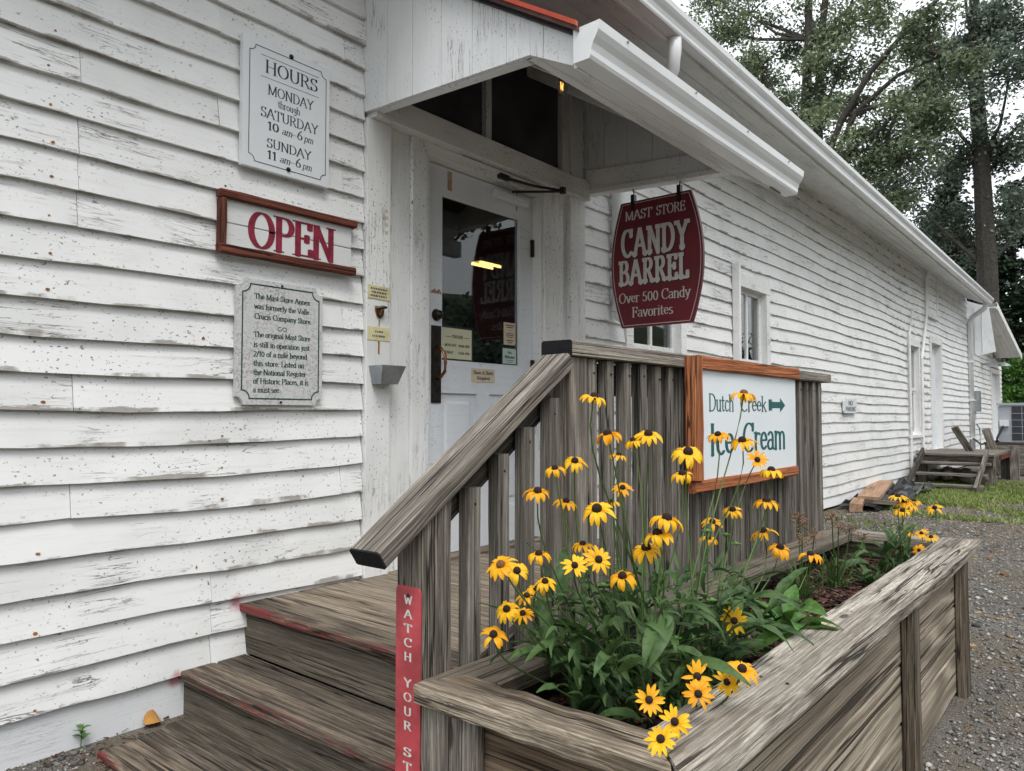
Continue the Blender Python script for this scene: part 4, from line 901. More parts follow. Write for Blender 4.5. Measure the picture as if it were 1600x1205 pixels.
# ================================================================== FLOWERING PLANTS
CAMP = Vector((0, -2.91, 1.18))
def petal_mesh(droop, seed):
    r = random.Random(seed); m = MB(); n = r.choice([12, 13, 14])
    for k in range(n):
        a = 2 * math.pi * k / n + r.uniform(-.13, .13); L = .034 * r.uniform(.82, 1.1); w = .0058 * r.uniform(.8, 1.2)
        if r.random() < .05: continue
        px, pz = .0075, 0.; an = R(18); d = droop * r.uniform(.8, 1.2); tw = r.uniform(-.25, .25); rings = []
        for i, wf in enumerate((.45, .85, 1., .95, .7, .18)):
            c = Vector((px * math.cos(a), px * math.sin(a), pz)); t = Vector((-math.sin(a), math.cos(a), tw))
            up = Vector((-math.sin(an) * math.cos(a), -math.sin(an) * math.sin(a), math.cos(an)))
            rings.append([c - t * w * wf + up * .0012, c - up * .0004, c + t * w * wf + up * .0012])
            px += L / 5 * math.cos(an); pz += L / 5 * math.sin(an); an -= R(30) * d * (1.25 if i < 3 else .8)
        m.loft(rings, False, False)
    return mk(m.v, m.f, True)
PET = {}
for d in (.15, .35, .5, .65, .8):
    for s_ in range(3): PET[(d, s_)] = petal_mesh(d, int(d * 100) + s_)
for me in PET.values(): me.materials.append(M['petal'])
cm_ = MB().lathe([(.006, -.004), (.0092, -.001), (.0102, .003), (.0096, .007), (.0075, .0105), (.004, .0125), (0, .013)], (0, 0, 0), (0, 0, 1), 12); CONE = mk(cm_.v, cm_.f, True); CONE.materials.append(M['cone'])
CONE2 = CONE.copy(); CONE2.materials.clear(); CONE2.materials.append(M['conelight'])
def leaf_mesh(seed, wr=.13, curl=1.):
    r = random.Random(seed); m = MB(); rings = []; x = z = 0.; an = R(20); n = 8
    for i in range(n + 1):
        t = i / n; w = wr * (math.sin(math.pi * min(1, t * .92 + .08)) ** .85) * (1.12 - .3 * t) + .006
        wob = .012 * math.sin(i * 2.1 + seed)
        rings.append([(x, -w, z + w * .35 + wob), (x, -w * .5, z + w * .12), (x, 0, z), (x, w * .5, z + w * .12), (x, w, z + w * .35 - wob)])
        x += math.cos(an) / n; z += math.sin(an) / n; an -= R(10) * curl * r.uniform(.6, 1.4)
    m.loft(rings, False, False); return mk(m.v, m.f, True)
LEAF = [leaf_mesh(i, .075 + .015 * (i % 3), .6 + .35 * (i % 4)) for i in range(7)]
for me in LEAF: me.materials.append(M['leaf'])
WIDE = [leaf_mesh(20 + i, .19 + .025 * i, .5 + .3 * i) for i in range(4)]
for me in WIDE: me.materials.append(M['hosta'])
def orient(pos, ex, roll, scale):
    ex = Vector(ex).normalized(); up = Vector((0, 0, 1)); ey = up.cross(ex)
    ey = ey.normalized() if ey.length > 1e-3 else Vector((0, 1, 0))
    return frame_m(pos, ex, Matrix.Rotation(roll, 3, ex) @ ey) @ Matrix.Scale(scale, 4)
def add_leaf(root, me, p, d, roll, L):
    """keep every leaf inside the planter or clear above its caps"""
    d = Vector(d).normalized(); p = Vector(p)
    for _ in range(12):
        mx = orient(p, d, roll, L); vs = [mx @ v_.co for v_ in me.vertices]
        bad = any((q.y < -2.19 or q.y > -1.86 or q.x < 1.29 or q.x > 3.87) and q.z < .632 for q in vs) or any(q.y > -1.73 for q in vs) or any(q.z < .45 for q in vs)
        if not bad: return link('leaf', me, None, root, mx)
        cx_ = min(max(p.x, 1.42), 3.7); d = (d + Vector(((cx_ - p.x) * 3, (-2.03 - p.y) * 4, .35))).normalized(); p += Vector(((cx_ - p.x) * .3, (-2.03 - p.y) * .25, .03)); L *= .95
    return None
def flower_clump(root, flowers, cx, cy, nleaf, spread, hmax):
    for i, (x, y, z, size, dr) in enumerate(flowers):
        F = Vector((x, y, z)); toC = (CAMP - F); toC.z = 0; toC.normalize()
        k = (.62 if dr < .4 else .30 if dr < .62 else .14) + random.uniform(-.08, .1)
        N = (Vector((0, 0, 1)) * (1 - k) + toC * k + Vector((random.uniform(-.22, .22), random.uniform(-.22, .22), 0))).normalized()
        B = Vector((cx + (x - cx) * .34 + random.uniform(-.07, .07), max(-2.2, min(-1.84, cy + (y - cy) * .5 + random.uniform(-.07, .07))), .455)); B.x = max(B.x, 1.36)
        E_ = F - N * .006; c1 = B + (E_ - B) * .25 + Vector((0, 0, abs(E_.z - B.z) * .35)); c2 = E_ - N * min(.18, (E_ - B).length * .35)
        pts = [B * (1 - t) ** 3 + c1 * 3 * t * (1 - t) ** 2 + c2 * 3 * t * t * (1 - t) + E_ * t ** 3 for t in [q / 9 for q in range(10)]]
        MB().tube(pts, [.0028 - .0011 * q / 9 for q in range(10)], 5).build('stem', 'stem', root, True)
        dk = min((.15, .35, .5, .65, .8), key=lambda q: abs(q - dr)); me = PET[(dk, i % 3)]
        wid = {.15: .080, .35: .077, .5: .070, .65: .061, .8: .053}[dk]
        S = max(.68, min(1.15, .93 * size / wid)); q = Vector((0, 0, 1)).rotation_difference(N).to_matrix().to_4x4()
        MX = Matrix.Translation(F) @ q @ Matrix.Rotation(random.uniform(0, 6), 4, 'Z') @ Matrix.Scale(S, 4)
        fl = link('flower', me, None, root, MX); link('cone', CONE2 if i % 17 == 16 else CONE, None, fl, MX)
        for _ in range(random.choice([1, 2, 2, 3]) if nleaf > 60 else 1):
            t = random.randrange(2, 7); p = pts[t]; a = random.uniform(0, 6.28)
            if p.z > hmax: continue
            add_leaf(root, random.choice(LEAF), p, (math.cos(a), math.sin(a) * .8, random.uniform(-.1, .7)), random.uniform(-.4, .4), random.uniform(.05, .10))
    for i in range(nleaf):
        a = random.uniform(0, 6.28); rr = math.sqrt(random.random())
        p = Vector((cx + spread[0] * rr * math.cos(a), cy + spread[1] * rr * math.sin(a), .46 + random.random() ** 1.5 * (hmax - .52)))
        p.y = max(-2.24, min(-1.8, p.y)); a2 = a + random.uniform(-.8, .8)
        add_leaf(root, random.choice(LEAF), p, (math.cos(a2), math.sin(a2), random.uniform(-.15, .65)), random.uniform(-.5, .5), random.uniform(.10, .185))
BIG = [(1.408,-1.980,1.218,0.064,0.70), (1.403,-2.020,1.135,0.057,0.75), (1.560,-1.950,1.080,0.047,0.70), (1.654,-1.980,1.129,0.072,0.70), (1.633,-1.950,1.113,0.048,0.75),
(1.368,-1.900,1.056,0.044,0.75), (1.418,-1.920,1.071,0.056,0.60), (1.303,-1.900,1.009,0.062,0.65), (1.438,-1.880,0.973,0.054,0.70), (1.313,-2.050,0.981,0.072,0.60),
(1.574,-1.920,0.962,0.047,0.70), (1.497,-2.000,1.009,0.048,0.50), (1.589,-2.120,1.091,0.083,0.60), (1.796,-2.000,1.022,0.057,0.85), (1.909,-2.050,1.124,0.059,0.70),
(1.953,-2.100,1.107,0.073,0.65), (2.014,-2.080,1.236,0.082,0.75), (2.181,-2.050,1.044,0.073,0.20), (2.107,-2.120,1.018,0.080,0.75), (2.017,-2.140,0.940,0.098,0.65),
(2.095,-2.100,0.845,0.077,0.70), (2.168,-2.120,0.792,0.071,0.75), (2.430,-2.120,0.734,0.085,0.70), (1.484,-2.120,0.949,0.085,0.75), (1.480,-2.100,0.914,0.065,0.80),
(1.499,-2.060,0.876,0.073,0.60), (1.933,-2.020,0.884,0.056,0.65), (1.907,-2.020,0.842,0.045,0.75), (2.000,-2.050,0.912,0.061,0.70), (1.333,-2.000,0.900,0.049,0.65),
(1.216,-2.060,0.882,0.056,0.35), (1.301,-2.060,0.881,0.066,0.35), (1.363,-2.080,0.838,0.054,0.80), (1.110,-1.960,0.886,0.067,0.45), (1.195,-1.930,0.857,0.053,0.60),
(1.308,-1.900,0.871,0.048,0.75), (1.291,-1.930,0.818,0.050,0.60), (1.298,-1.900,0.796,0.048,0.60), (1.265,-1.900,0.788,0.047,0.60), (1.151,-1.940,0.789,0.051,0.60),
(1.202,-1.940,0.770,0.047,0.50), (1.133,-1.920,0.739,0.054,0.60), (1.652,-2.200,0.707,0.068,0.30), (1.332,-2.262,0.680,0.066,0.15), (1.289,-2.285,0.665,0.060,0.25),
(1.394,-2.294,0.660,0.052,0.30), (1.394,-2.325,0.690,0.068,0.45), (1.229,-2.216,0.655,0.062,0.20), (1.160,-2.305,0.660,0.058,0.35), (1.083,-2.320,0.660,0.058,0.35)]
FAR = [(3.506,-2.140,0.828,0.085,0.50), (3.628,-2.130,0.755,0.085,0.60), (3.681,-2.150,0.777,0.074,0.60), (3.526,-2.160,0.803,0.082,0.60), (3.857,-2.130,0.777,0.066,0.60), (4.08,-2.175,0.728,0.08,0.60), (3.646,-2.200,0.662,0.067,0.40), (3.845,-2.200,0.620,0.070,0.50), (3.589,-2.200,0.598,0.060,0.30), (3.764,-2.120,0.642,0.047,0.60)]
p1 = thing('black_eyed_susan', 'large clump of black-eyed Susans with many yellow flowers at the near end of the planter', 'flower plant', (1.75, -2.0, .455), 'black-eyed Susans in the planter')
flower_clump(p1, BIG, 1.60, -2.02, 205, (.42, .24), .82)
p2 = thing('black_eyed_susan', 'small clump of black-eyed Susans at the far end of the planter', 'flower plant', (3.62, -2.06, .455), 'black-eyed Susans in the planter')
flower_clump(p2, FAR, 3.55, -2.08, 42, (.2, .12), .66)
hp = thing('broad_leaf_plant', 'bright green broad-leaved plant spilling over the outer cap of the planter', 'plant', (2.02, -2.17, .455))
for i in range(15):
    a = R(-100 + i * 24 + random.uniform(-10, 10)); p = Vector((2.05 + .02 * math.cos(a), -2.175 + .02 * math.sin(a), .56 + .016 * (i % 5)))
    link('leaf', WIDE[i % 4], None, hp, orient(p, (math.cos(a), math.sin(a), random.uniform(.2, .9)), random.uniform(-.4, .4), random.uniform(.10, .17)))
lp = thing('young_leafy_plant', 'small low green leafy plant in the mulch beside the far flower clump', 'plant', (3.3, -2.08, .455))
for i in range(10):
    a = R(i * 36 + random.uniform(-10, 10)); link('leaf', LEAF[i % 7], None, lp, orient((3.3, -2.08, .47), (math.cos(a), math.sin(a), random.uniform(.5, 1.4)), 0, random.uniform(.10, .15)))
def small_leaves(root, cx, cy, n, spread, z0, z1, lmin, lmax):
    v = []; f = []
    for i in range(n):
        me = random.choice(LEAF); a = random.uniform(0, 6.28); rr = math.sqrt(random.random())
        p = Vector((cx + spread[0] * rr * math.cos(a), max(-2.17, min(-1.88, cy + spread[1] * rr * math.sin(a))), random.uniform(z0, z1)))
        L = random.uniform(lmin, lmax); mx = orient(p, (math.cos(a + random.uniform(-1.5, 1.5)), math.sin(a), random.uniform(-.2, .9)), random.uniform(-.8, .8), L)
        vs = [mx @ q.co for q in me.vertices]
        if any((q.y < -2.19 or q.y > -1.86 or q.x < 1.29) and q.z < .632 for q in vs) or any(q.y > -1.73 for q in vs): continue
        b_ = len(v); v += [tuple(q) for q in vs]; f += [tuple(b_ + k for k in pl_.vertices) for pl_ in me.polygons]
    tag(link('small_leaves', mk(v, f, True), 'leaf', root), kind='stuff')
small_leaves(p1, 1.60, -2.02, 420, (.42, .2), .46, .78, .04, .09)
for i in range(10):
    x, y, z = random.uniform(1.35, 2.0), random.uniform(-2.15, -1.92), random.uniform(.66, .92)
    MB().tube([(1.68 + (x - 1.68) * .5, y, .46), (1.68 + (x - 1.68) * .8, y, .46 + (z - .46) * .6), (x, y, z)], [.0022, .0018, .0014], 5).build('stem', 'stem', p1)
    m = MB().lathe([(.001, -.002), (.006, .0), (.007, .004), (.004, .007), (0, .008)], (x, y, z), (0, 0, 1), 8)
    for k in range(9):
        a = k * .7; m.tube([(x + .005 * math.cos(a), y + .005 * math.sin(a), z), (x + .014 * math.cos(a), y + .014 * math.sin(a), z + .004)], [.0016, .0006], 4)
    m.build('bud', 'hosta', p1)
def chive(name, label, x, y, heads, n):
    t = thing(name, label, 'herb', (x, y, .455), 'grassy herbs in the planter')
    m = MB()
    for i in range(n):
        a = random.uniform(0, 6.28); L = random.uniform(.10, .22); q = Vector((x + random.gauss(0, .025), y + random.gauss(0, .02), .455)); o = random.uniform(.03, .11)
        d = Vector((math.cos(a), math.sin(a), 0)); s_ = Vector((-math.sin(a), math.cos(a), 0)) * .0032
        pts = [q + d * o * t_ ** 1.7 + Vector((0, 0, L * t_ - o * .6 * t_ ** 3)) for t_ in (0, .35, .7, 1)]
        m.loft([[p - s_ * k, p + d * .001, p + s_ * k] for p, k in zip(pts, (1, 1, .8, .15))], False, False)
    tag(m.build('grass_leaves', 'chive', t), kind='stuff')
    for (hx, hy, hz_) in heads:
        MB().tube([(x + (hx - x) * .3, y + (hy - y) * .3, .456), (x + (hx - x) * .7, y + (hy - y) * .7, .456 + (hz_ - .456) * .55), (hx, hy, hz_)], [.003, .0025, .002], 5).build('flower_stalk', 'chive', t)
        m = MB(); c = Vector((hx, hy, hz_))
        for i in range(26):
            d = Vector((random.gauss(0, 1), random.gauss(0, 1), random.gauss(.5, .9))).normalized() * random.uniform(.018, .034); e = c + d
            m.tube([c, e], .0007, 3); m.lathe([(0, -.004), (.0035, -.001), (.003, .003), (0, .004)], e, d, 5)
        m.build('seed_head', 'seed', t)
chive('garlic_chives', 'grassy garlic chives with brown seed heads beside the inner planter cap', 2.90, -1.93, [(2.834, -1.95, .792), (2.774, -1.98, .723), (2.941, -1.97, .713), (3.02, -1.9, .74)], 70)
chive('garlic_chives', 'grassy garlic chives with brown seed heads nearer the far flower clump', 3.20, -1.97, [(3.063, -2.0, .773), (3.144, -2.0, .726), (3.30, -2.0, .70), (3.5, -2.0, .635)], 60)

# ================================================================== GROUND COVER
def pebbles(n, fx, fy, smin, smax):
    x, y = fx(n), fy(n); ok = ~((x > 1.1) & (x < 4.0) & (y > -2.36)) & ~((x > .9) & (x < 4.05) & (y > -1.7) & (y < -.2)); x, y = x[ok], y[ok]; n = len(x)
    s_ = rng.uniform(smin, smax, n) * (.6 + .8 * rng.random(n) ** 3)
    d = np.array([(1, 0, 0), (0, 1, 0), (-1, 0, 0), (0, -1, 0), (0, 0, .6), (0, 0, -.5)], float)
    a = rng.uniform(0, 6.28, n); ca, sa = np.cos(a), np.sin(a); V = d[None] * rng.uniform(.65, 1.25, (n, 6, 1)) * s_[:, None, None]
    V[:, :, 0] *= rng.uniform(.8, 1.5, (n, 1)); W = V.copy(); W[:, :, 0] = V[:, :, 0] * ca[:, None] - V[:, :, 1] * sa[:, None]; W[:, :, 1] = V[:, :, 0] * sa[:, None] + V[:, :, 1] * ca[:, None]
    W += np.stack([x, y, s_ * .25], 1)[:, None]
    F = np.array([(0, 1, 4), (1, 2, 4), (2, 3, 4), (3, 0, 4), (1, 0, 5), (2, 1, 5), (3, 2, 5), (0, 3, 5)])
    return npmesh(W.reshape(-1, 3), (np.arange(n)[:, None, None] * 6 + F[None]).reshape(-1, 3))
U = rng.uniform
tag(link('gravel', pebbles(90000, lambda n: 1.6 + 10.5 * U(0, 1, n) ** 1.5, lambda n: -4.4 + 4.3 * U(0, 1, n), .0045, .012), 'pebble'), 'loose grey gravel of the car park beside the planter', 'gravel', kind='stuff')
tag(link('coarse_gravel', pebbles(2600, lambda n: 1.6 + 9 * U(0, 1, n) ** 1.3, lambda n: -4.2 + 4 * U(0, 1, n), .011, .021), 'pebble'), 'larger pale stones scattered over the gravel car park', 'gravel', kind='stuff')
tag(link('soil_gravel', pebbles(2600, lambda n: U(-.3, 1.1, n), lambda n: -.02 - .9 * U(0, 1, n) ** 1.3, .004, .012), 'pebble'), 'small stones on dark soil at the wall foot by the steps', 'gravel', kind='stuff')
tag(link('soil_debris', chips(1500, -.3, 1.45, -.6, -.015, .001, .012, .006, .03, (.12, .35)), 'mulch'), 'dark plant debris at the wall foot by the steps', 'debris', kind='stuff')
tag(link('leaf_litter', chips(500, 4.1, 12, -2.6, -.05, .002, .008, .02, .055, (.3, .7)), 'litter'), 'scattered dry leaves on the gravel beyond the planter', 'leaves', kind='stuff')
tag(link('leaf_litter', chips(160, 1.9, 4.6, -2.95, -2.4, .002, .010, .012, .05, (.05, .2)), 'litter'), 'scattered dry straw and leaves on the gravel along the outer planter side', 'leaves', kind='stuff')
def blades(n, x0, x1, y0, y1, h0, h1, mask=True):
    x = U(x0, x1, n); y = U(y0, y1, n)
    if mask:
        k = np.sin(x * 1.9 + y * 2.3) + np.sin(x * 4.3 - y * 3.1) + rng.normal(0, .55, n) + .9 * np.clip((x - 10.6) / 2., -1.8, .8) ; ok = k > 0; x, y = x[ok], y[ok]; n = len(x)
    a = U(0, 6.28, n); h_ = U(h0, h1, n); w = U(.006, .014, n); l = U(.0, .09, n)
    z = np.zeros(n); dx, dy = np.cos(a), np.sin(a)
    V = np.stack([np.stack([x - dy * w, y + dx * w, z], 1), np.stack([x + dy * w, y - dx * w, z], 1), np.stack([x + dx * l, y + dy * l, h_], 1)], 1)
    return npmesh(V.reshape(-1, 3), np.arange(3 * n).reshape(-1, 3))
tag(link('grass', blades(42000, 9.6, 15.5, -3.4, -.15, .012, .065), 'grass'), 'patch of short green weeds and grass before the far wooden steps', 'grass', kind='stuff')
tag(link('weeds', blades(1600, 4.3, 9.5, -1.3, -.05, .02, .08), 'grass'), 'sparse low weeds along the foot of the clapboard wall', 'weeds', kind='stuff')
wd = thing('weed_seedling', 'little green weed seedling at the foot of the near wall', 'weed', (1.08, -.03, 0))
MB().tube([(1.08, -.03, 0), (1.082, -.032, .05), (1.085, -.035, .085)], .002, 5).build('stem', 'stem', wd)
for i in range(8):
    a = i * 2.4; p = (1.081, -.032, .03 + .007 * i); link('leaf', WIDE[i % 4], None, wd, orient(p, (math.cos(a), math.sin(a), .5), .2, .036))
dl = leaf_mesh(77, .3, 2.); tag(link('dry_leaf', dl, 'deadleaf', None, orient((1.30, -.03, .02), (.9, -.15, .35), .7, .10)), 'curled orange dry leaf against the wall beside the bottom step', 'leaf')

# ================================================================== THINGS BEYOND THE PLANTER
def scrap(label, x, y, z, L, W, T, rz, rx=0., mat='scrap'):
    b = board_mesh(L, W, T, 3, .003, .005, .01)
    tag(link('scrap_board', mk(b.v, b.f), mat, None, Matrix.Translation((x, y, z)) @ Matrix.Rotation(rz, 4, 'Z') @ Matrix.Rotation(rx, 4, 'Y')), label, 'board', 'scrap lumber by the wall')
scrap('short reddish scrap board lying nearest, by the foot of the clapboard wall', 9.55, -.42, .01, .75, .14, .10, R(12))
scrap('dark scrap board leaning over the reddish offcut by the wall', 9.75, -.5, .10, .55, .12, .05, R(-25), R(6), 'riser')
scrap('long pale tan plank lying along the foot of the clapboard wall', 10.2, -.46, .09, 1.9, .26, .05, R(8), R(-2))
m = MB(); r_ = random.Random(4); n_ = 9; v = [(9.7 + 3.2 * i / 16 + r_.uniform(-.05, .05), -.08 - .5 * j / n_ + r_.uniform(-.04, .04), .02 + abs(r_.gauss(0, .05)) + (.12 if i > 11 else 0) * r_.random()) for i in range(17) for j in range(n_ + 1)]
f = [(i * (n_ + 1) + j, (i + 1) * (n_ + 1) + j, (i + 1) * (n_ + 1) + j + 1, i * (n_ + 1) + j + 1) for i in range(16) for j in range(n_)]
tag(link('black_tarp', mk(v, f), 'tarp'), 'crumpled black plastic sheet under the scrap boards by the wall', 'tarp')
# far wooden steps
fs = thing('wooden_steps', 'small weathered wooden landing with open steps at the far back door', 'steps', (14.5, -.65, 0))
for i in range(6): bb('deck_board', fs, 'wood', 14.3 + i * .38, 14.665 + i * .38, -1.2, -.06, .49, .525 - .002 * (i % 2), 'Y', 3)
for k, (x, z) in enumerate(((14.02, .36), (13.62, .20), (13.2, .055))): bb('tread', fs, 'wood', x, x + .26, -1.17, -.14, z, z + .035, 'Y', 3)
for y in (-1.13, -.2): board('stringer', fs, 'wooddark' if y > -1 else 'wood', (13.0, y, -.02), (1, 0, .40), (0, 1, 0), 1.42, .045, .12, 3)
bb('apron', fs, 'wooddark', 14.31, 14.35, -1.18, -.1, .33, .488, 'Y', 3)
for x, y in ((14.35, -1.2), (16.3, -1.2), (14.4, -.2)): bb('leg', fs, 'wood', x, x + .13, y, y + .14, 0, .488, 'Z', 3)
bb('railing_stub', fs, 'wood', 16.1, 16.24, -1.36, -1.22, 0, .62, 'Z', 3)
bb('red_edge', fs, 'redwood', 14.9, 16.5, -1.235, -1.202, .42, .50, 'X', 3)
board('prop_board', fs, 'wood', (15.6, -.75, .525), (-.35, .35, .75), (0, 1, 0), .55, .12, .03, 3)
m = MB()
for i in range(16):
    c = Vector((14.5 + random.uniform(-.2, .5), -.25 - .055 * i, .08 + random.uniform(0, .1))); s_ = random.uniform(.06, .13)
    m.lathe([(0, -s_), (s_ * random.uniform(.8, 1.2), -s_ * .5), (s_ * 1.2, .1 * s_), (s_ * random.uniform(.6, .9), s_ * .7), (0, s_)], c, (random.gauss(0, .5), random.gauss(0, .5), 1), 7)
tag(m.build('rubble', 'rock'), 'heap of rough stones and rubble under the far wooden steps', 'rubble', kind='stuff')
# air conditioner on sleepers
ac = thing('air_conditioner', 'grey outdoor air conditioning unit with dark grille at the right edge', 'air conditioner', (18.0, -1.3, .62))
AM = I4
bx = board_mesh(1.0, 1.15, .72, 2, 0, .03); link('cabinet', mk(bx.v, bx.f), 'acgrey', ac, Matrix.Translation((17.5, -2.05, .64)))
MB().box(17.47, 18.53, -2.08, -.88, 1.362, 1.41).build('top_cover', 'acgrey', ac)
MB().box(17.488, 17.498, -2.0, -1.13, .68, 1.34).build('grille', 'acgrille', ac)
for i in range(1, 5): MB().box(17.478, 17.487, -2.0, -1.13, .68 + i * .13, .688 + i * .13).build('grille_bar', 'acgrey', ac)
for i in range(1, 5): MB().box(17.476, 17.486, -2.0 + i * .175, -1.992 + i * .175, .68, 1.34).build('grille_bar', 'acgrey', ac)
MB().box(17.44, 17.497, -1.08, -.93, .95, 1.08).build('service_box', 'signwhite', ac)
st_ = thing('timber_platform', 'low platform of stacked grey timbers under the air conditioning unit', 'platform', (18, -1.5, 0))
for i, z in enumerate((.02, .22, .42)):
    bb('timber', st_, 'wood', 17.25, 17.42, -2.3, -.7, z, z + .17, 'Y', 3); bb('timber', st_, 'wood', 17.43, 18.7, -.87, -.7, z, z + .17, 'X', 3)
bb('timber', st_, 'wood', 17.43, 18.7, -2.3, -2.12, .02, .6, 'X', 3)
bb('platform_top', st_, 'wooddark', 17.25, 18.7, -2.32, -.68, .592, .635, 'Y', 3)
pk = board_mesh(.95, .13, .12, 4, .008, .01, .02); tag(link('leaning_post', mk(pk.v, pk.f), 'wood', None, frame_m((17.1, -1.08, 0), (-.08, .28, 1), (0, 1, 0))), 'rough grey wooden post leaning against the timber platform', 'post')
tag(MB().tube([(20.2, -.1, .62), (19.4, -.35, .52), (18.9, -.6, .58), (17.6, -.86, .60), (17.3, -.9, .72), (17.47, -1.0, .98)], .022, 6).build('black_hose', 'black'), 'black hose running from the wall to the air conditioner', 'hose')
tag(MB().tube([(20.6, -.12, .95), (20.4, -.2, .85), (20.35, -.22, .4), (20.3, -.25, .02)], .014, 6).build('garden_hose', 'teal'), 'green garden hose hanging from a tap by the far downspout', 'hose')

# ================================================================== TREES
def leaves(centres, n, sub, spread, size, seed, flat=.7):
    r = np.random.default_rng(seed); out = []
    wts = np.array([c[3] ** 2 for c in centres]); wts = wts / wts.sum()
    for (x, y, z, rad), w in zip(centres, wts):
        m = max(50, int(n * w)); ns = max(5, int(sub * rad))
        d = r.normal(0, 1, (ns, 3)); d /= np.linalg.norm(d, axis=1)[:, None]; q = d * rad * r.uniform(.25, 1.0, (ns, 1)) ** .6; q[:, 2] *= .75
        k = r.integers(0, ns, m); P = np.array([x, y, z]) + q[k] + r.normal(0, spread, (m, 3)) * np.array([1, 1, .6]); out.append(P)
    P = np.concatenate(out); m = len(P)
    a = r.normal(0, 1, (m, 3)); a[:, 2] *= flat; a /= np.linalg.norm(a, axis=1)[:, None]; b_ = np.cross(a, r.normal(0, 1, (m, 3))); b_ /= np.linalg.norm(b_, axis=1)[:, None]
    s_ = size * r.uniform(.55, 1.3, (m, 1))
    V = np.stack([P - a * s_, P - b_ * s_ * .5, P + a * s_, P + b_ * s_ * .5], 1)
    return npmesh(V.reshape(-1, 3), np.arange(4 * m).reshape(-1, 4))
def tree(name, label, base, trunks, clumps, n, size, mat, seed, sub=9, spread=.32, group='trees behind the building'):
    t = thing(name, label, 'tree', base, group); r = random.Random(seed); m = MB()
    for pts, r0, r1 in trunks:
        k = len(pts); m.tube(pts, [r0 + (r1 - r0) * i / (k - 1) for i in range(k)], 9)
    nodes = [Vector(p) for pts, _, _ in trunks for p in pts]
    for (x, y, z, rad) in clumps:
        c = Vector((x, y, z)); low = [q for q in nodes if q.z < z - .3] or nodes; s_ = min(low, key=lambda q: (q - c).length)
        mid = (s_ + c) / 2 + Vector((r.uniform(-.3, .3), r.uniform(-.3, .3), -.25)); m.tube([s_, mid, c], [.09, .06, .03], 5)
        for _ in range(6):
            d = Vector((r.gauss(0, 1), r.gauss(0, 1), r.gauss(.1, .7))).normalized() * rad * r.uniform(.6, 1.05); e = c + d
            m.tube([c, c + d * .5 + Vector((0, 0, r.uniform(-.1, .15))), e], [.035, .022, .01], 4)
    m.build('trunk', 'bark', t); link('crown', leaves(clumps, n, sub, spread, size, seed), mat, t); return t
C1 = [(10.7, 19.9), (8.8, 17.8), (6.9, 16.9), (5.2, 16.8), (8.2, 15.4), (6.5, 14.4), (5.0, 15.0), (7.5, 13.1), (6.0, 12.1), (9.5, 21.4), (6.6, 19.9), (4.5, 18.5), (10.2, 17.6), (9.6, 15.6)]
tree('broadleaf_tree', 'tall twin-trunked leafy tree rising behind the eave left of the sky gap', (30, 6.6, 0), [([(30, 7.1, 0), (30, 6.9, 7.5), (30, 6.8, 12.6), (30, 6.6, 16.2), (30, 6.5, 21)], .34, .1), ([(30.1, 6.5, 0), (30, 6.3, 7.4), (30, 6.3, 12.5), (30, 6.1, 16.1), (30, 5.6, 20.5)], .3, .09)],
     [(30 + random.uniform(-1.2, 1.2), y, z, random.uniform(1.0, 1.7)) for y, z in C1], 30000, .085, 'crownB', 11, 8, .35)
C2 = [(2.2, 16.0), (0.7, 16.2), (2.9, 14.1), (1.4, 13.5), (0.2, 13.6), (3.2, 11.9), (1.9, 11.3), (0.6, 11.3), (2.6, 9.4), (3.9, 10.2), (-0.2, 15.4), (-0.4, 11.3), (1.7, 18.9), (0.1, 18.7), (2.0, 7.9), (-1.4, 13.9), (-1.6, 17), (.2, 9.2)]
tree('broadleaf_tree', 'tall ivy-dark tree with one thick trunk at the right edge of the photo', (33, 1.1, 0), [([(33, 1.1, 0), (33, 1.1, 6.7), (33, 1.2, 10.9), (33, 1.3, 14.7), (33, 1.3, 19.2)], .42, .15)],
     [(33 + random.uniform(-1.2, 1.2), y, z, random.uniform(.95, 1.5)) for y, z in C2], 38000, .085, 'crownA', 12, 8, .34)
C3 = [(4.2, 12.0), (3.4, 11.1), (2.5, 11.3), (3.7, 9.8), (2.5, 9.6), (2.0, 13.5), (1.6, 14.2), (1.5, 12.3), (2.9, 8.5), (4.4, 10.4), (1.2, 10.8)]
tree('broadleaf_tree', 'leaning tree with bare arching limbs crossing the sky gap', (27, 5.6, 0), [([(27, 5.8, 0), (27, 5.5, 6), (27, 5.1, 10.2), (27, 4.6, 11.4), (27, 3.6, 12.9), (27, 2.4, 14.0), (27, .9, 15.2)], .2, .05), ([(27, 5.5, 6), (27, 4.9, 10.1), (27, 4.1, 11.6), (27, 2.8, 12.5), (27, 1.5, 12.8)], .14, .05)],
     [(27 + random.uniform(-.6, .6), y, z, random.uniform(.6, 1.0)) for y, z in C3], 14000, .08, 'crownB', 13, 8, .29)
def conifer(label, x, y, H, rad, seed, n):
    t = thing('evergreen_tree', label, 'tree', (x, y, 0), 'evergreens behind the wing'); MB().tube([(x, y, 0), (x, y, H)], [.28, .03], 7).build('trunk', 'bark', t)
    r = random.Random(seed); cl = []
    for i in range(26):
        z = .6 + (H - .8) * (i / 25) ** 1.0; rr = rad * (1 - z / H) ** .8
        for k in range(4): a = r.uniform(0, 6.28); cl.append((x + math.cos(a) * rr * .6, y + math.sin(a) * rr * .6, z - .1, max(.35, rr * .42)))
    link('crown', leaves(cl, int(n * 1.7), 6, .2, .15, seed, .4), 'crownC', t)
conifer('dark evergreen tree behind the far wing, nearest the eave corner', 41, 4.0, 11.5, 3.0, 21, 15000)
conifer('dark evergreen tree behind the air conditioner at the right edge', 43, 1.2, 12.5, 3.2, 22, 15000)
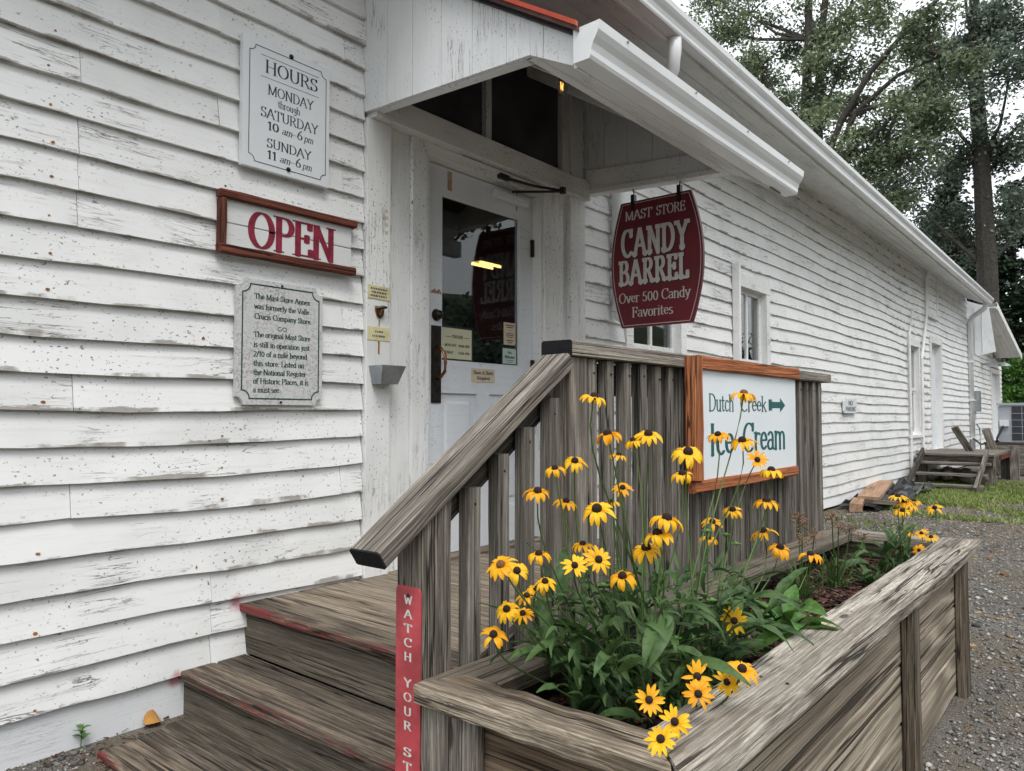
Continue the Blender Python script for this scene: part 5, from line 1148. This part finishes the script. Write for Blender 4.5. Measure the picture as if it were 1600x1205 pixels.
conifer('dark evergreen tree farthest to the left behind the roof end', 44, 6.5, 10.5, 3., 24, 9000)
conifer('dark evergreen tree right behind the eave corner, between the thick trunk and the roof', 38, 3.0, 12.5, 2.6, 26, 15000)
conifer('dark evergreen tree just outside the right edge behind the air conditioner', 40, -2.2, 11, 3., 25, 9000)
sbh = thing('green_shrub', 'bright green leafy shrub beyond the wing, above the air conditioner', 'shrub', (31, .1, 0))
MB().tube([(31, .1, 0), (31, .1, 1.5)], [.06, .03], 6).build('trunk', 'bark', sbh); link('crown', leaves([(31, .3, 1.2, 1.0), (31, -.3, 1.6, .9), (31, .5, 2.5, .8), (31, -.2, 3.1, .7), (31, -1.2, 1., .9)], 6000, 14, .2, .09, 31), 'crownD', sbh)
# woods on the far side of the car park (they show in the door glass) and behind the wing
w1 = [(random.uniform(4, 46), random.uniform(-34, -24), random.uniform(.5, 6), random.uniform(2, 3.4)) for _ in range(46)]
tag(link('woodland', leaves(w1, 22000, 7, .6, .32, 41), 'crownA'), 'wood edge across the car park', 'wood', kind='stuff')
w2 = [(random.uniform(46, 62), random.uniform(-16, 14), random.uniform(.5, 6), random.uniform(2, 3.2)) for _ in range(34)]
tag(link('woodland', leaves(w2, 22000, 7, .6, .30, 42), 'crownC'), 'dark wood edge beyond the far end of the building', 'wood', kind='stuff')
for k, (x, y) in enumerate(((11, -17), (16, -20), (23, -21))):
    cl = [(x + random.uniform(-2.6, 2.6), y + random.uniform(-2, 2), random.uniform(5, 12), random.uniform(.9, 1.5)) for _ in range(12)]
    tree('roadside_tree', ('thin-crowned roadside tree across the car park, nearest the shop', 'roadside tree across the car park, middle one of three', 'roadside tree across the car park, farthest of three')[k], (x, y, 0), [([(x, y, 0), (x, y, 4), (x + .3, y, 8), (x + .5, y, 12)], .28, .06)], cl, 5000, .16, 'crownA', 51 + k, 7, .4, 'trees across the car park')
hv = []; hf = []
for i in range(25):
    for j, (dy, z) in enumerate(((-25, 0), (-31, 5.5), (-42, 12), (-60, 15))): hv.append((-40 + 6 * i, dy + 2 * math.sin(i), z + (1.2 * math.sin(i * .8) if j > 0 else -.1)))
for i in range(24):
    for j in range(3): a = i * 4 + j; hf.append((a, a + 4, a + 5, a + 1))
M['hill'] = plain('wooded_hill', (.035, .05, .02), .95, 0, .4, .5)
tag(link('hill', mk(hv, hf), 'hill'), kind='structure')
